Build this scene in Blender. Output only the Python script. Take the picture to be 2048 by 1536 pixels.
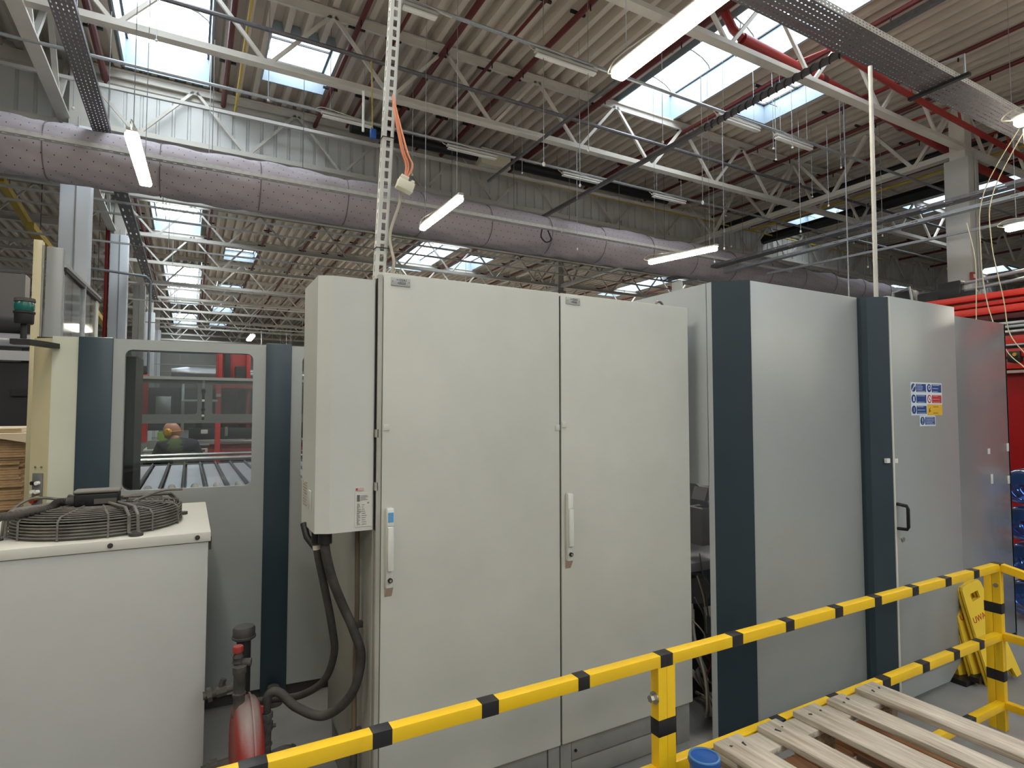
import bpy, bmesh, math, random
from mathutils import Vector, Matrix
random.seed(7)
PI = math.pi
# ---------------------------------------------------------------- scene, camera, light, exposure
for o in list(bpy.data.objects): bpy.data.objects.remove(o, do_unlink=True)
SC = bpy.context.scene
C = SC.collection
FL = 0.05                                   # floor level
cam_d = bpy.data.cameras.new('camera'); cam = bpy.data.objects.new('camera', cam_d); C.objects.link(cam)
cam_d.sensor_fit = 'HORIZONTAL'; cam_d.sensor_width = 36.0; cam_d.lens = 36.0*1165/2048
cam_d.clip_start = 0.05; cam_d.clip_end = 300
YAW = math.radians(28.97); PIT = math.atan(54/1165)
cam.location = (0, 0, 1.70)
cam.rotation_euler = (PI/2+PIT, 0, -YAW)
SC.camera = cam
W = bpy.data.worlds.new('sky'); SC.world = W; W.use_nodes = True
W.node_tree.nodes['Background'].inputs[0].default_value = (0.86, 0.93, 1.0, 1)
W.node_tree.nodes['Background'].inputs[1].default_value = 1.5
SC.view_settings.view_transform = 'Standard'; SC.view_settings.look = 'None'
SC.view_settings.gamma = 1; SC.view_settings.use_curve_mapping = False
SC.view_settings.exposure = 0.80
SKY = 4.2        # luminance of the milky skylight glazing
TUBE = 42.0      # luminance of the fluorescent lamps

# ---------------------------------------------------------------- materials
def lin(c):
    r = []
    for v in c:
        v /= 255.0
        r.append(v/12.92 if v <= 0.04045 else ((v+0.055)/1.055)**2.4)
    return tuple(r)+(1,)
MATS = {}
def mat(name, col, rough=0.5, metal=0.0, var=0.0, scale=4.0, bump=0.0, bscale=40.0, col2=None, stretch=(1,1,1), spec=0.5, coat=0.0, detail=6):
    if name in MATS: return MATS[name]
    m = bpy.data.materials.new(name); m.use_nodes = True
    nt = m.node_tree; N = nt.nodes; L = nt.links
    b = N['Principled BSDF']
    b.inputs['Roughness'].default_value = rough; b.inputs['Metallic'].default_value = metal
    b.inputs['Specular IOR Level'].default_value = spec
    b.inputs['Coat Weight'].default_value = coat
    b.inputs['Base Color'].default_value = lin(col)
    if var > 0 or bump > 0:
        tc = N.new('ShaderNodeTexCoord'); mp = N.new('ShaderNodeMapping')
        mp.inputs['Scale'].default_value = stretch
        L.new(tc.outputs['Object'], mp.inputs['Vector'])
    if var > 0:
        n = N.new('ShaderNodeTexNoise'); n.inputs['Scale'].default_value = scale; n.inputs['Detail'].default_value = detail
        n.inputs['Roughness'].default_value = 0.6
        L.new(mp.outputs[0], n.inputs['Vector'])
        r = N.new('ShaderNodeValToRGB')
        c1 = lin(col); c2 = lin(col2) if col2 else tuple(v*(1-var) for v in c1[:3])+(1,)
        r.color_ramp.elements[0].position = 0.33; r.color_ramp.elements[1].position = 0.67
        r.color_ramp.elements[0].color = c2; r.color_ramp.elements[1].color = c1
        L.new(n.outputs['Fac'], r.inputs[0]); L.new(r.outputs[0], b.inputs['Base Color'])
    if bump > 0:
        n2 = N.new('ShaderNodeTexNoise'); n2.inputs['Scale'].default_value = bscale; n2.inputs['Detail'].default_value = 4
        L.new(mp.outputs[0], n2.inputs['Vector'])
        bp = N.new('ShaderNodeBump'); bp.inputs['Strength'].default_value = bump; bp.inputs['Distance'].default_value = 0.01
        L.new(n2.outputs['Fac'], bp.inputs['Height']); L.new(bp.outputs[0], b.inputs['Normal'])
    MATS[name] = m
    return m
def emit(name, col, s):
    if name in MATS: return MATS[name]
    m = bpy.data.materials.new(name); m.use_nodes = True
    b = m.node_tree.nodes['Principled BSDF']
    b.inputs['Base Color'].default_value = lin(col)
    b.inputs['Emission Color'].default_value = lin(col); b.inputs['Emission Strength'].default_value = s
    MATS[name] = m; return m
def glass(name, tint, gloss=0.12, rough=0.08):
    m = bpy.data.materials.new(name); m.use_nodes = True
    nt = m.node_tree; N = nt.nodes; L = nt.links
    for n in list(N): N.remove(n)
    o = N.new('ShaderNodeOutputMaterial'); t = N.new('ShaderNodeBsdfTransparent'); g = N.new('ShaderNodeBsdfGlossy')
    mx = N.new('ShaderNodeMixShader'); lw = N.new('ShaderNodeLayerWeight'); ma = N.new('ShaderNodeMath')
    lw.inputs['Blend'].default_value = 0.35
    ma.operation = 'MULTIPLY_ADD'; ma.inputs[1].default_value = 0.5; ma.inputs[2].default_value = gloss
    t.inputs[0].default_value = tint; g.inputs[0].default_value = (1,1,1,1); g.inputs['Roughness'].default_value = rough
    L.new(lw.outputs['Fresnel'], ma.inputs[0]); L.new(ma.outputs[0], mx.inputs[0])
    L.new(t.outputs[0], mx.inputs[1]); L.new(g.outputs[0], mx.inputs[2]); L.new(mx.outputs[0], o.inputs[0])
    MATS[name] = m; return m

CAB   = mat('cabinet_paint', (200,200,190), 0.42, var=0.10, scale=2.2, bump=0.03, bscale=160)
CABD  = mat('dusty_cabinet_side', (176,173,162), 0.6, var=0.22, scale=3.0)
MACH  = mat('machine_paint', (172,176,174), 0.36, metal=0.3, var=0.08, scale=1.6, bump=0.08, bscale=220, spec=0.6)
MACHR = mat('satin_machine_paint', (164,167,168), 0.22, metal=0.5, var=0.08, scale=1.6, bump=0.06, bscale=220, spec=0.8)
STRIP = mat('dark_petrol_paint', (44,60,70), 0.38, var=0.12, scale=2)
BEIGE = mat('warm_lit_beige_paint', (198,188,152), 0.45, var=0.08, scale=3)  # warm lamp light on the left machine corner is mixed into this beige
ACW   = mat('warm_white_enamel', (204,204,196), 0.38, var=0.06, scale=3)
WHT   = mat('white_plastic', (226,226,220), 0.4)
LBL   = mat('label_paper', (206,203,194), 0.5)
INK   = mat('label_ink', (96,94,92), 0.6)
BLK   = mat('black_rubber', (26,26,27), 0.55, var=0.2, scale=12)
BLKM  = mat('black_steel', (30,31,33), 0.45, metal=0.3)
GAP   = mat('shadow_gasket', (20,20,20), 0.8)
HOSE  = mat('dusty_hose', (74,70,64), 0.75, var=0.45, scale=9, col2=(42,40,38), bump=0.2, bscale=200)
DUSTB = mat('dusty_black_wire', (126,121,113), 0.7, var=0.35, scale=14, col2=(86,82,76))
DUSTG = mat('dusty_grey_iron', (84,80,75), 0.75, var=0.4, scale=18, col2=(50,48,46), bump=0.3, bscale=90)
YEL   = mat('yellow_safety_paint', (246,200,28), 0.38, var=0.07, scale=6, bump=0.02)
TAPE  = mat('black_tape', (32,31,34), 0.5, var=0.1, scale=12)
STEEL = mat('bright_bolt_steel', (190,188,182), 0.25, metal=1.0)
GALV  = mat('galvanised_steel', (176,180,184), 0.42, metal=0.6, var=0.2, scale=25)
GALVD = mat('dark_galvanised_tray', (118,116,120), 0.5, metal=0.5, var=0.25, scale=18)
GALVL = mat('pale_painted_tray', (196,194,188), 0.5, var=0.08)
TRUSS = mat('truss_white_paint', (206,202,192), 0.5, var=0.1, scale=2.5)
ROOF  = mat('roof_deck_grey', (206,196,182), 0.6, var=0.10, scale=1.2)
COLW  = mat('column_white_paint', (226,230,232), 0.55, var=0.05, scale=2)
COLG  = mat('column_grey_paint', (176,176,172), 0.55, var=0.05, scale=2)
CLAD  = mat('white_corrugated_cladding', (214,216,212), 0.5, var=0.08, scale=1.5)
CURB  = mat('white_skylight_curb', (150,166,178), 0.5)
BARM  = mat('glazing_bar_grey', (64,66,66), 0.5)
REDP  = mat('sprinkler_red_paint', (96,34,34), 0.5, var=0.15, scale=4)
REDB  = mat('bright_red_paint', (150,46,40), 0.5, var=0.12, scale=4)
REDM  = mat('machine_red_paint', (206,44,34), 0.35, var=0.08, scale=3)
REDD  = mat('deep_red_panel', (150,16,20), 0.3, var=0.1, scale=2)
PIPEY = mat('yellow_gas_pipe', (200,170,70), 0.5, var=0.1)
CONC  = mat('concrete_floor', (138,138,138), 0.5, var=0.22, scale=1.3, col2=(112,112,112), bump=0.1, bscale=60)
WALLM = mat('dark_hall_wall', (176,172,164), 0.8, var=0.1)
CARD  = mat('cardboard', (176,146,108), 0.85, var=0.2, scale=8, col2=(140,112,82))
CARDL = mat('pale_cardboard', (216,200,172), 0.85, var=0.08, scale=6)
BLUEP = mat('blue_plastic', (34,84,160), 0.35)
ORC   = mat('orange_cable', (206,128,92), 0.5)
CREAM = mat('cream_plastic', (214,208,186), 0.5)
CABG  = mat('pale_grey_cable', (178,172,158), 0.6, var=0.15)
CABD2 = mat('dark_grey_cable', (96,92,90), 0.6)
BROWN = mat('brown_conduit', (120,104,86), 0.6, var=0.25, scale=8)
SKIN  = mat('skin', (206,150,128), 0.5, var=0.08, scale=20)
NAVY  = mat('dark_navy_cloth', (34,36,48), 0.85, bump=0.2, bscale=60)
OLIVE = mat('olive_green_cloth', (86,104,56), 0.85, bump=0.2, bscale=60)
EARY  = mat('earmuff_yellow', (238,180,24), 0.4)
GREEN = mat('green_signal_lens', (22,92,86), 0.25)
GREYP = mat('grey_button_plate', (128,128,128), 0.4, metal=0.4)
SIGNB = mat('sign_blue', (42,74,134), 0.4)
SIGNR = mat('sign_red', (186,62,64), 0.4)
SIGNY = mat('sign_yellow', (226,180,54), 0.45)
SIGNW = mat('sign_white', (216,222,226), 0.4)
SIGNT = mat('sign_text_pale', (176,190,214), 0.5)
REDTX = mat('red_lettering', (176,62,40), 0.5)
INNER = mat('grey_motor_paint', (142,142,148), 0.55, var=0.12, scale=8)
ALU   = mat('aluminium', (196,198,202), 0.3, metal=0.8)
SLATM = mat('conveyor_slat_metal', (190,194,202), 0.35, metal=0.5, var=0.1, scale=5)
GLASSM = glass('clear_guard_pane', (0.80, 0.82, 0.82, 1), 0.05, 0.05)
GLASSF = glass('hazy_guard_pane', (0.62, 0.66, 0.66, 1), 0.12, 0.2)
JUG   = glass('blue_water_bottle', (0.30, 0.46, 0.84, 1), 0.22, 0.12)
SKYM  = emit('milky_glazing_lit_by_sky', (240, 248, 255), SKY)
TUBM  = emit('fluorescent_diffuser', (255, 246, 226), TUBE)
TUBF  = emit('far_fluorescent_diffuser', (255, 248, 230), 6.0)
def wood(name, c1, c2):
    m = mat(name, c1, 0.8, var=0.3, scale=7, col2=c2, stretch=(6, 0.5, 6), bump=0.35, bscale=14, detail=9); return m
WOODG = wood('weathered_grey_wood', (206,198,184), (152,140,124))
WOODW = wood('older_brown_wood', (168,146,120), (112,96,82))
WOODO = wood('fresh_orange_wood', (198,150,112), (170,122,86))

def duct_mat():
    m = mat('mauve_fabric_duct', (158,148,154), 0.9, bump=0.25, bscale=5)
    nt = m.node_tree; N = nt.nodes; L = nt.links; b = N['Principled BSDF']
    tc = N.new('ShaderNodeTexCoord'); s = N.new('ShaderNodeSeparateXYZ'); L.new(tc.outputs['UV'], s.inputs[0])
    def mt(op, a, bb=None):
        n = N.new('ShaderNodeMath'); n.operation = op
        for i, v in enumerate((a, bb)):
            if v is None: continue
            if isinstance(v, (int, float)): n.inputs[i].default_value = v
            else: L.new(v, n.inputs[i])
        return n.outputs[0]
    u = mt('MULTIPLY', s.outputs[0], 6.2); v = mt('MULTIPLY', s.outputs[1], 22.0)
    row = mt('MODULO', mt('FLOOR', v), 2.0)
    uu = mt('ADD', u, mt('MULTIPLY', row, 0.5))
    du = mt('DIVIDE', mt('SUBTRACT', mt('FRACT', uu), 0.5), 6.2); dv = mt('DIVIDE', mt('SUBTRACT', mt('FRACT', v), 0.5), 9.0)
    d = mt('SQRT', mt('ADD', mt('MULTIPLY', du, du), mt('MULTIPLY', dv, dv)))
    k = mt('LESS_THAN', d, 0.0085)
    mx = N.new('ShaderNodeMix'); mx.data_type = 'RGBA'
    mx.inputs[6].default_value = lin((172,164,168)); mx.inputs[7].default_value = lin((62,52,56))
    L.new(k, mx.inputs[0]); L.new(mx.outputs[2], b.inputs['Base Color'])
    return m
DUCT = duct_mat()
def tank_mat():
    m = mat('dusty_red_tank', (150,46,36), 0.45)
    nt = m.node_tree; N = nt.nodes; L = nt.links; b = N['Principled BSDF']
    g = N.new('ShaderNodeNewGeometry'); s = N.new('ShaderNodeSeparateXYZ'); L.new(g.outputs['Normal'], s.inputs[0])
    n = N.new('ShaderNodeTexNoise'); n.inputs['Scale'].default_value = 60
    a = N.new('ShaderNodeMath'); a.operation = 'MULTIPLY_ADD'; a.inputs[1].default_value = 0.25; L.new(n.outputs[0], a.inputs[0]); L.new(s.outputs[2], a.inputs[2])
    r = N.new('ShaderNodeValToRGB'); r.color_ramp.elements[0].position = 0.55; r.color_ramp.elements[1].position = 0.95
    r.color_ramp.elements[0].color = lin((136,40,32)); r.color_ramp.elements[1].color = lin((136,118,114))
    L.new(a.outputs[0], r.inputs[0]); L.new(r.outputs[0], b.inputs['Base Color'])
    return m
TANKM = tank_mat()

# ---------------------------------------------------------------- mesh helpers
WORLD = {}          # world-space origin of every object (rotation-free), None = local authoring
def V(*a): return Vector(a)
class MB:
    def __init__(s): s.bm = bmesh.new(); s.uv = None
    def box(s, x0, x1, y0, y1, z0, z1, bev=0.0, seg=2, M=None):
        r = bmesh.ops.create_cube(s.bm, size=1.0); vs = r['verts']
        for v in vs:
            v.co = Vector(((x0+x1)/2+v.co.x*(x1-x0), (y0+y1)/2+v.co.y*(y1-y0), (z0+z1)/2+v.co.z*(z1-z0)))
        if bev > 0:
            es = list({e for v in vs for e in v.link_edges})
            rr = bmesh.ops.bevel(s.bm, geom=es, offset=bev, segments=seg, affect='EDGES', profile=0.5)
            vs = list({v for f in rr['faces'] for v in f.verts} | {v for v in vs if v.is_valid})
        if M is not None:
            for v in vs: v.co = M @ v.co
        return s
    def beam(s, a, b, w, h, up=(0,0,1), bev=0.0):
        a = Vector(a); b = Vector(b); d = (b-a); L = d.length; d.normalize()
        u = Vector(up); x = d.cross(u)
        if x.length < 1e-4: x = d.cross(Vector((1,0,0)))
        x.normalize(); z = x.cross(d)
        M = Matrix(((x.x, d.x, z.x, a.x), (x.y, d.y, z.y, a.y), (x.z, d.z, z.z, a.z), (0,0,0,1)))
        return s.box(-w/2, w/2, 0, L, -h/2, h/2, bev, M=M)
    def prism(s, pts, axis, a, b):
        def mk(p, t):
            if axis == 'z': return (p[0], p[1], t)
            if axis == 'y': return (p[0], t, p[1])
            return (t, p[0], p[1])
        A = [s.bm.verts.new(mk(p, a)) for p in pts]; B = [s.bm.verts.new(mk(p, b)) for p in pts]
        n = len(pts); s.bm.faces.new(A); s.bm.faces.new(B[::-1])
        for i in range(n): s.bm.faces.new((A[i], B[i], B[(i+1) % n], A[(i+1) % n]))
        return s
    def tube(s, pts, r, seg=10, caps=True, closed=False, smooth=0):
        pts = [Vector(p) for p in pts]
        if smooth: pts = spline(pts, smooth, closed)
        n = len(pts); rs = r if isinstance(r, (list, tuple)) else None
        rings = []; up = None
        for i in range(n):
            if closed: t = (pts[(i+1) % n]-pts[i-1])
            else: t = pts[min(i+1, n-1)]-pts[max(i-1, 0)]
            if t.length < 1e-9: t = Vector((0,0,1))
            t.normalize()
            if up is None:
                up = Vector((0,0,1)) if abs(t.z) < 0.9 else Vector((1,0,0))
            x = t.cross(up)
            if x.length < 1e-4: x = t.cross(Vector((0,1,0)))
            x.normalize(); up = x.cross(t).normalized()
            rr = rs[int(i*(len(rs)-1)/max(1, n-1)+0.5)] if rs else r
            rings.append([s.bm.verts.new(pts[i]+(x*math.cos(2*PI*k/seg)+up*math.sin(2*PI*k/seg))*rr) for k in range(seg)])
        m = n if closed else n-1
        for i in range(m):
            a = rings[i]; b = rings[(i+1) % n]
            for k in range(seg): s.bm.faces.new((a[k], a[(k+1) % seg], b[(k+1) % seg], b[k]))
        if caps and not closed:
            s.bm.faces.new(rings[0][::-1]); s.bm.faces.new(rings[-1])
        return s
    def cyl(s, a, b, r, r2=None, seg=16):
        a = Vector(a); b = Vector(b)
        return s.tube([a, b], [r, r if r2 is None else r2], seg)
    def lathe(s, prof, c=(0,0,0), axis='z', seg=24, arc=2*PI):
        c = Vector(c); rings = []
        for k in range(seg):
            an = arc*k/seg; ca, sa = math.cos(an), math.sin(an); ring = []
            for (r, h) in prof:
                if axis == 'z': p = Vector((r*ca, r*sa, h))
                elif axis == 'x': p = Vector((h, r*ca, r*sa))
                else: p = Vector((r*sa, h, r*ca))
                ring.append(s.bm.verts.new(c+p))
            rings.append(ring)
        for k in range(seg):
            a = rings[k]; b = rings[(k+1) % seg]
            for i in range(len(prof)-1): s.bm.faces.new((a[i], b[i], b[i+1], a[i+1]))
        if prof[0][0] > 1e-5: s.bm.faces.new([r[0] for r in rings][::-1])
        if prof[-1][0] > 1e-5: s.bm.faces.new([r[-1] for r in rings])
        return s
    def ring(s, c, R, r, axis='z', seg=40, k=6, sx=1, sy=1):
        pts = []
        for i in range(seg):
            a = 2*PI*i/seg; p = (R*math.cos(a)*sx, R*math.sin(a)*sy)
            pts.append({'z': (c[0]+p[0], c[1]+p[1], c[2]), 'y': (c[0]+p[0], c[1], c[2]+p[1]), 'x': (c[0], c[1]+p[0], c[2]+p[1])}[axis])
        return s.tube(pts, r, k, closed=True)
    def sphere(s, c, r, sc=(1,1,1), u=20, v=14):
        rr = bmesh.ops.create_uvsphere(s.bm, u_segments=u, v_segments=v, radius=r)
        for vv in rr['verts']: vv.co = Vector((c[0]+vv.co.x*sc[0], c[1]+vv.co.y*sc[1], c[2]+vv.co.z*sc[2]))
        return s
    def perf(s, o, du, dv, Ln, Wd, th, pitch, rows, sl, sw, off=0.0):
        """perforated sheet: o corner, du length dir, dv width dir, rows of slots sl x sw"""
        o = Vector(o); du = Vector(du).normalized(); dv = Vector(dv).normalized(); dn = du.cross(dv)
        def bar(u0, u1, v0, v1):
            M = Matrix(((du.x, dv.x, dn.x, o.x), (du.y, dv.y, dn.y, o.y), (du.z, dv.z, dn.z, o.z), (0,0,0,1)))
            s.box(u0, u1, v0, v1, 0, th, M=M)
        g = Wd/rows; v = 0
        for r in range(rows):
            c = g*(r+0.5)
            bar(0, Ln, v, c-sw/2)
            n = int(Ln/pitch); sh = (off if r % 2 else 0)
            for i in range(n+1):
                a = i*pitch-(pitch-sl)/2+sh; b = a+(pitch-sl)
                a = max(0, a); b = min(Ln, b)
                if b > a: bar(a, b, c-sw/2, c+sw/2)
            v = c+sw/2
        bar(0, Ln, v, Wd)
        return s
    def build(s, name, m, parent=None, smooth=40, local=False):
        bmesh.ops.recalc_face_normals(s.bm, faces=s.bm.faces)
        me = bpy.data.meshes.new(name)
        if parent is not None:
            org = WORLD[parent.name]
        elif local: org = Vector((0,0,0))
        else:
            xs = [v.co for v in s.bm.verts]
            org = Vector(((min(v.x for v in xs)+max(v.x for v in xs))/2, (min(v.y for v in xs)+max(v.y for v in xs))/2, min(v.z for v in xs)))
        for v in s.bm.verts: v.co -= org
        s.bm.to_mesh(me); s.bm.free()
        if smooth:
            me.shade_smooth(); me.set_sharp_from_angle(angle=math.radians(smooth))
        ms = m if isinstance(m, (list, tuple)) else [m]
        for q in ms: me.materials.append(q)
        o = bpy.data.objects.new(name, me); C.objects.link(o)
        if parent is not None: o.parent = parent
        else: o.location = org
        WORLD[o.name] = org
        return o
def spline(p, sub, closed=False):
    out = []; n = len(p)
    rng = range(n) if closed else range(n-1)
    for i in rng:
        p0 = p[i-1] if (i > 0 or closed) else p[0]*2-p[1]; p1 = p[i]; p2 = p[(i+1) % n]
        p3 = p[(i+2) % n] if (closed or i+2 < n) else p[-1]*2-p[-2]
        for k in range(sub):
            t = k/sub; t2 = t*t; t3 = t2*t
            out.append(0.5*((2*p1)+(p2-p0)*t+(2*p0-5*p1+4*p2-p3)*t2+(3*p1-p0-3*p2+p3)*t3))
    if not closed: out.append(p[-1])
    return out
def tag(o, label, cat, group=None, kind=None):
    o['label'] = label; o['category'] = cat
    if group: o['group'] = group
    if kind: o['kind'] = kind
    return o
def thing(name, label, cat, loc=(0,0,0), group=None, rot=0.0, local=False):
    o = bpy.data.objects.new(name, None); C.objects.link(o); o.location = loc; o.rotation_euler = (0,0,rot)
    o.empty_display_size = 0.1
    WORLD[o.name] = Vector((0,0,0)) if local else Vector(loc)
    return tag(o, label, cat, group)
def struct(o): o['kind'] = 'structure'; return o
def kids(o): return [c for c in bpy.data.objects if c.parent == o]
def copy_tree(o, parent=None, ch=None):
    c = o.copy(); C.objects.link(c)
    if parent is not None: c.parent = parent
    for k in ch[o.name]: copy_tree(k, c, ch)
    return c
def child_map(o):
    d = {}
    def rec(x):
        d[x.name] = [c for c in C.objects if c.parent == x]
        for c in d[x.name]: rec(c)
    rec(o); return d
def dup(root, chm, loc, label, rot=None):
    c = copy_tree(root, None, chm); c.location = loc
    if rot is not None: c.rotation_euler = rot
    if label: c['label'] = label
    return c
def text(body, size, mtx, m, parent, name='lettering', th=0.0006, wscale=1.0):
    cu = bpy.data.curves.new('t', 'FONT'); cu.body = body; cu.size = size; cu.extrude = th
    cu.align_x = 'CENTER'; cu.align_y = 'CENTER'; cu.space_character = 1.05
    t = bpy.data.objects.new('t', cu); C.objects.link(t)
    dg = bpy.context.evaluated_depsgraph_get()
    me = bpy.data.meshes.new_from_object(t.evaluated_get(dg))
    bpy.data.objects.remove(t, do_unlink=True)
    org = WORLD[parent.name]
    for v in me.vertices:
        p = mtx @ Vector((v.co.x*wscale, v.co.y, v.co.z)); v.co = p-org
    me.materials.clear(); me.materials.append(m)
    o = bpy.data.objects.new(name, me); C.objects.link(o); o.parent = parent; WORLD[o.name] = org
    return o
def face_my(x, y, z):      # text lying on a plane that faces -Y
    return Matrix.Translation((x, y, z)) @ Matrix.Rotation(PI/2, 4, 'X')

# ================================================================ the hall
X0, X1, Y0, Y1, HR = -20.0, 47.0, -14.0, 54.0, 8.30
struct(MB().box(X0, X1, Y0, Y1, FL-0.2, FL).build('floor', CONC, smooth=0))
struct(MB().box(X0, X1, Y1, Y1+0.2, FL, HR+0.2).build('wall_back', WALLM, smooth=0))
struct(MB().box(X0, X1, Y0-0.2, Y0, FL, HR+0.2).build('wall_front', CLAD, smooth=0))
struct(MB().box(X0-0.2, X0, Y0, Y1, FL, HR+0.2).build('wall_left', WALLM, smooth=0))
struct(MB().box(X1, X1+0.2, Y0, Y1, FL, HR+0.2).build('wall_right', WALLM, smooth=0))
# skylights: x0, x1, y0, y1, long barrel vault?, label
SKL = [
 (-1.22, 0.20, 4.2, 13.05, 1, 'long barrel-vaulted skylight at upper left, in front of the white upper wall'),
 (-1.22, 0.22, 15.0, 24.6, 1, 'barrel-vaulted skylight seen just below the fabric duct at left'),
 (-1.15, 0.30, 29.6, 41.0, 1, 'barrel-vaulted skylight at left, second one beyond the fabric duct'),
 (-1.15, 0.34, 45.0, 52.4, 1, 'farthest barrel-vaulted skylight at left, low above the guard window'),
 (1.12, 2.28, 10.6, 12.25, 0, 'small square skylight right of the upper left barrel vault'),
 (1.15, 2.35, 25.9, 27.9, 0, 'small skylight, nearest of the row beyond the fabric duct'),
 (1.2, 2.42, 33.6, 35.4, 0, 'small skylight, second of the row beyond the fabric duct'),
 (1.2, 2.42, 41.0, 43.0, 0, 'small skylight, third of the row beyond the fabric duct'),
 (1.2, 2.42, 48.0, 50.0, 0, 'small skylight, farthest of the row beyond the fabric duct'),
 (7.85, 9.40, 2.8, 9.55, 1, 'long barrel-vaulted skylight right of the big fluorescent lamp'),
 (7.85, 9.40, 19.5, 25.9, 1, 'barrel-vaulted skylight seen between fabric duct and grey cabinet top'),
 (10.3, 11.38, 6.95, 8.62, 0, 'small square skylight crossed by a cable-wrapped beam at upper right'),
 (10.3, 11.4, 22.2, 24.6, 0, 'small skylight just right of the vault above the grey cabinet'),
 (20.0, 21.3, 6.9, 10.1, 1, 'skylight behind the white column at far right'),
 (20.0, 21.3, 19.5, 26.2, 1, 'distant barrel-vaulted skylight above the right half of the grey cabinet'),
 (18.1, 19.2, 11.2, 12.9, 0, 'small skylight half hidden by the dark pipe left of the white column'),
 (32.0, 33.4, 12, 22, 1, 'distant skylight in the far right bay'),
 (-10.5, -9.1, 4.2, 13.05, 1, 'added barrel-vaulted skylight out of view at the far left'),  # both left vaults lie out of view, added for the light they give
 (-10.5, -9.1, 19.5, 30.0, 1, 'added distant barrel-vaulted skylight out of view at the far left'),
 (-1.22, 0.20, -11.5, -2.0, 1, 'added unseen barrel-vaulted skylight behind the viewer at left'),  # vaults from here on are unseen, added to light the front
 (7.85, 9.40, -11.5, -2.0, 1, 'added unseen barrel-vaulted skylight behind the viewer at right'),
 (16.0, 17.4, -9.5, -1.0, 1, 'added unseen barrel-vaulted skylight behind the viewer far right'),
 (3.0, 4.6, -9.5, -2.0, 1, 'added unseen barrel-vaulted skylight behind the viewer in the middle'),
]
# ribbed roof deck, ribs run along Y, cut at the openings
bm = MB(); P_ = 0.30; n = int((X1-X0)/P_)
prof = []
for i in range(n+1):
    x = X0+i*P_; prof += [(x, 0.0), (x+0.10, 0.0), (x+0.13, 0.18), (x+0.27, 0.18)]
for i in range(len(prof)-1):
    (xa, za), (xb, zb) = prof[i], prof[i+1]; xm = (xa+xb)/2
    cuts = sorted([(s[2], s[3]) for s in SKL if s[0]-0.02 < xm < s[1]+0.02]); y = Y0; segs = []
    for a, b in cuts: segs.append((y, a)); y = b
    segs.append((y, Y1))
    for a, b in segs:
        if b-a < 0.01: continue
        q = [bm.bm.verts.new((xa, a, HR+za)), bm.bm.verts.new((xb, a, HR+zb)), bm.bm.verts.new((xb, b, HR+zb)), bm.bm.verts.new((xa, b, HR+za))]
        bm.bm.faces.new(q)
me_roof = bm.build('ceiling', ROOF, smooth=0); struct(me_roof)
for (a, b, c, d, lg, lab) in SKL:
    t = thing('skylight', lab, 'skylight', ((a+b)/2, (c+d)/2, HR), 'skylights in the roof')
    w = 0.03; z0 = HR-0.03; z1 = HR+(0.55 if lg else 0.42)
    m = MB(); m.box(a-w, a, c-w, d+w, z0, z1); m.box(b, b+w, c-w, d+w, z0, z1); m.box(a, b, c-w, c, z0, z1); m.box(a, b, d, d+w, z0, z1)
    m.build('curb', CURB, t, smooth=0)
    g = MB(); W2 = (b-a)/2; xm = (a+b)/2; K = 8; hh = 0.30 if lg else 0.02
    pr = [(xm-W2*math.cos(PI*k/K), z1+hh*math.sin(PI*k/K)) for k in range(K+1)]
    for k in range(K):
        (xa, za), (xb, zb) = pr[k], pr[k+1]
        g.bm.faces.new([g.bm.verts.new(p) for p in ((xa, c, za), (xb, c, zb), (xb, d, zb), (xa, d, za))])
    if lg:
        for y in (c, d): g.bm.faces.new([g.bm.verts.new((p[0], y, p[1])) for p in pr])
    g.build('glazing', SKYM, t, smooth=0)
    f = MB()
    if lg:
        nb = max(2, int((d-c)/1.05))
        for i in range(nb+1):
            y = c+0.05+(d-c-0.1)*i/nb
            f.tube([(p[0], y, p[1]-0.03) for p in pr], 0.016, 5)
        for x in (a+0.02, b-0.02): f.box(x-0.02, x+0.02, c, d, z1-0.03, z1)
        if d > 12 or a > 7: f.tube([(a+0.1, c+(d-c)*.6, z1+.1), (xm, c+(d-c)*.62, z1-.1), (b-.1, c+(d-c)*.72, z1-.15)], .012, 5)
    else:
        f.box(a, b, (c+d)/2-.015, (c+d)/2+.015, z1-.05, z1-.01); f.box(a, b, c, c+.04, z1-.04, z1); f.box(a, b, d-.04, d, z1-.04, z1)
        f.box(a, a+.04, c, d, z1-.04, z1); f.box(b-.04, b, c, d, z1-.04, z1)
        f.box(a, b, c+(d-c)*.8, c+(d-c)*.8+.012, z1-.2, z1-.19)
    f.build('glazing_bars', BARM, t)
# white cladding of the upper wall above the duct
m = MB(); YB = 13.42; pts = []; x = -19.9
while x < 46.8:
    pts += [(x, YB), (x+0.21, YB), (x+0.225, YB+0.045), (x+0.26, YB+0.045), (x+0.275, YB)]; x += 0.275
m2 = pts+[(p[0], p[1]+0.02) for p in reversed(pts)]
m.prism(m2, 'z', 7.12, HR+0.12)
struct(m.build('wall_upper', CLAD, smooth=0))
struct(MB().box(-19.9, 46.8, 13.30, 13.46, 7.00, 7.12).box(-19.9, 46.8, 13.33, 13.42, 8.02, 8.26).build('trim_1', TRUSS, smooth=0))

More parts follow.
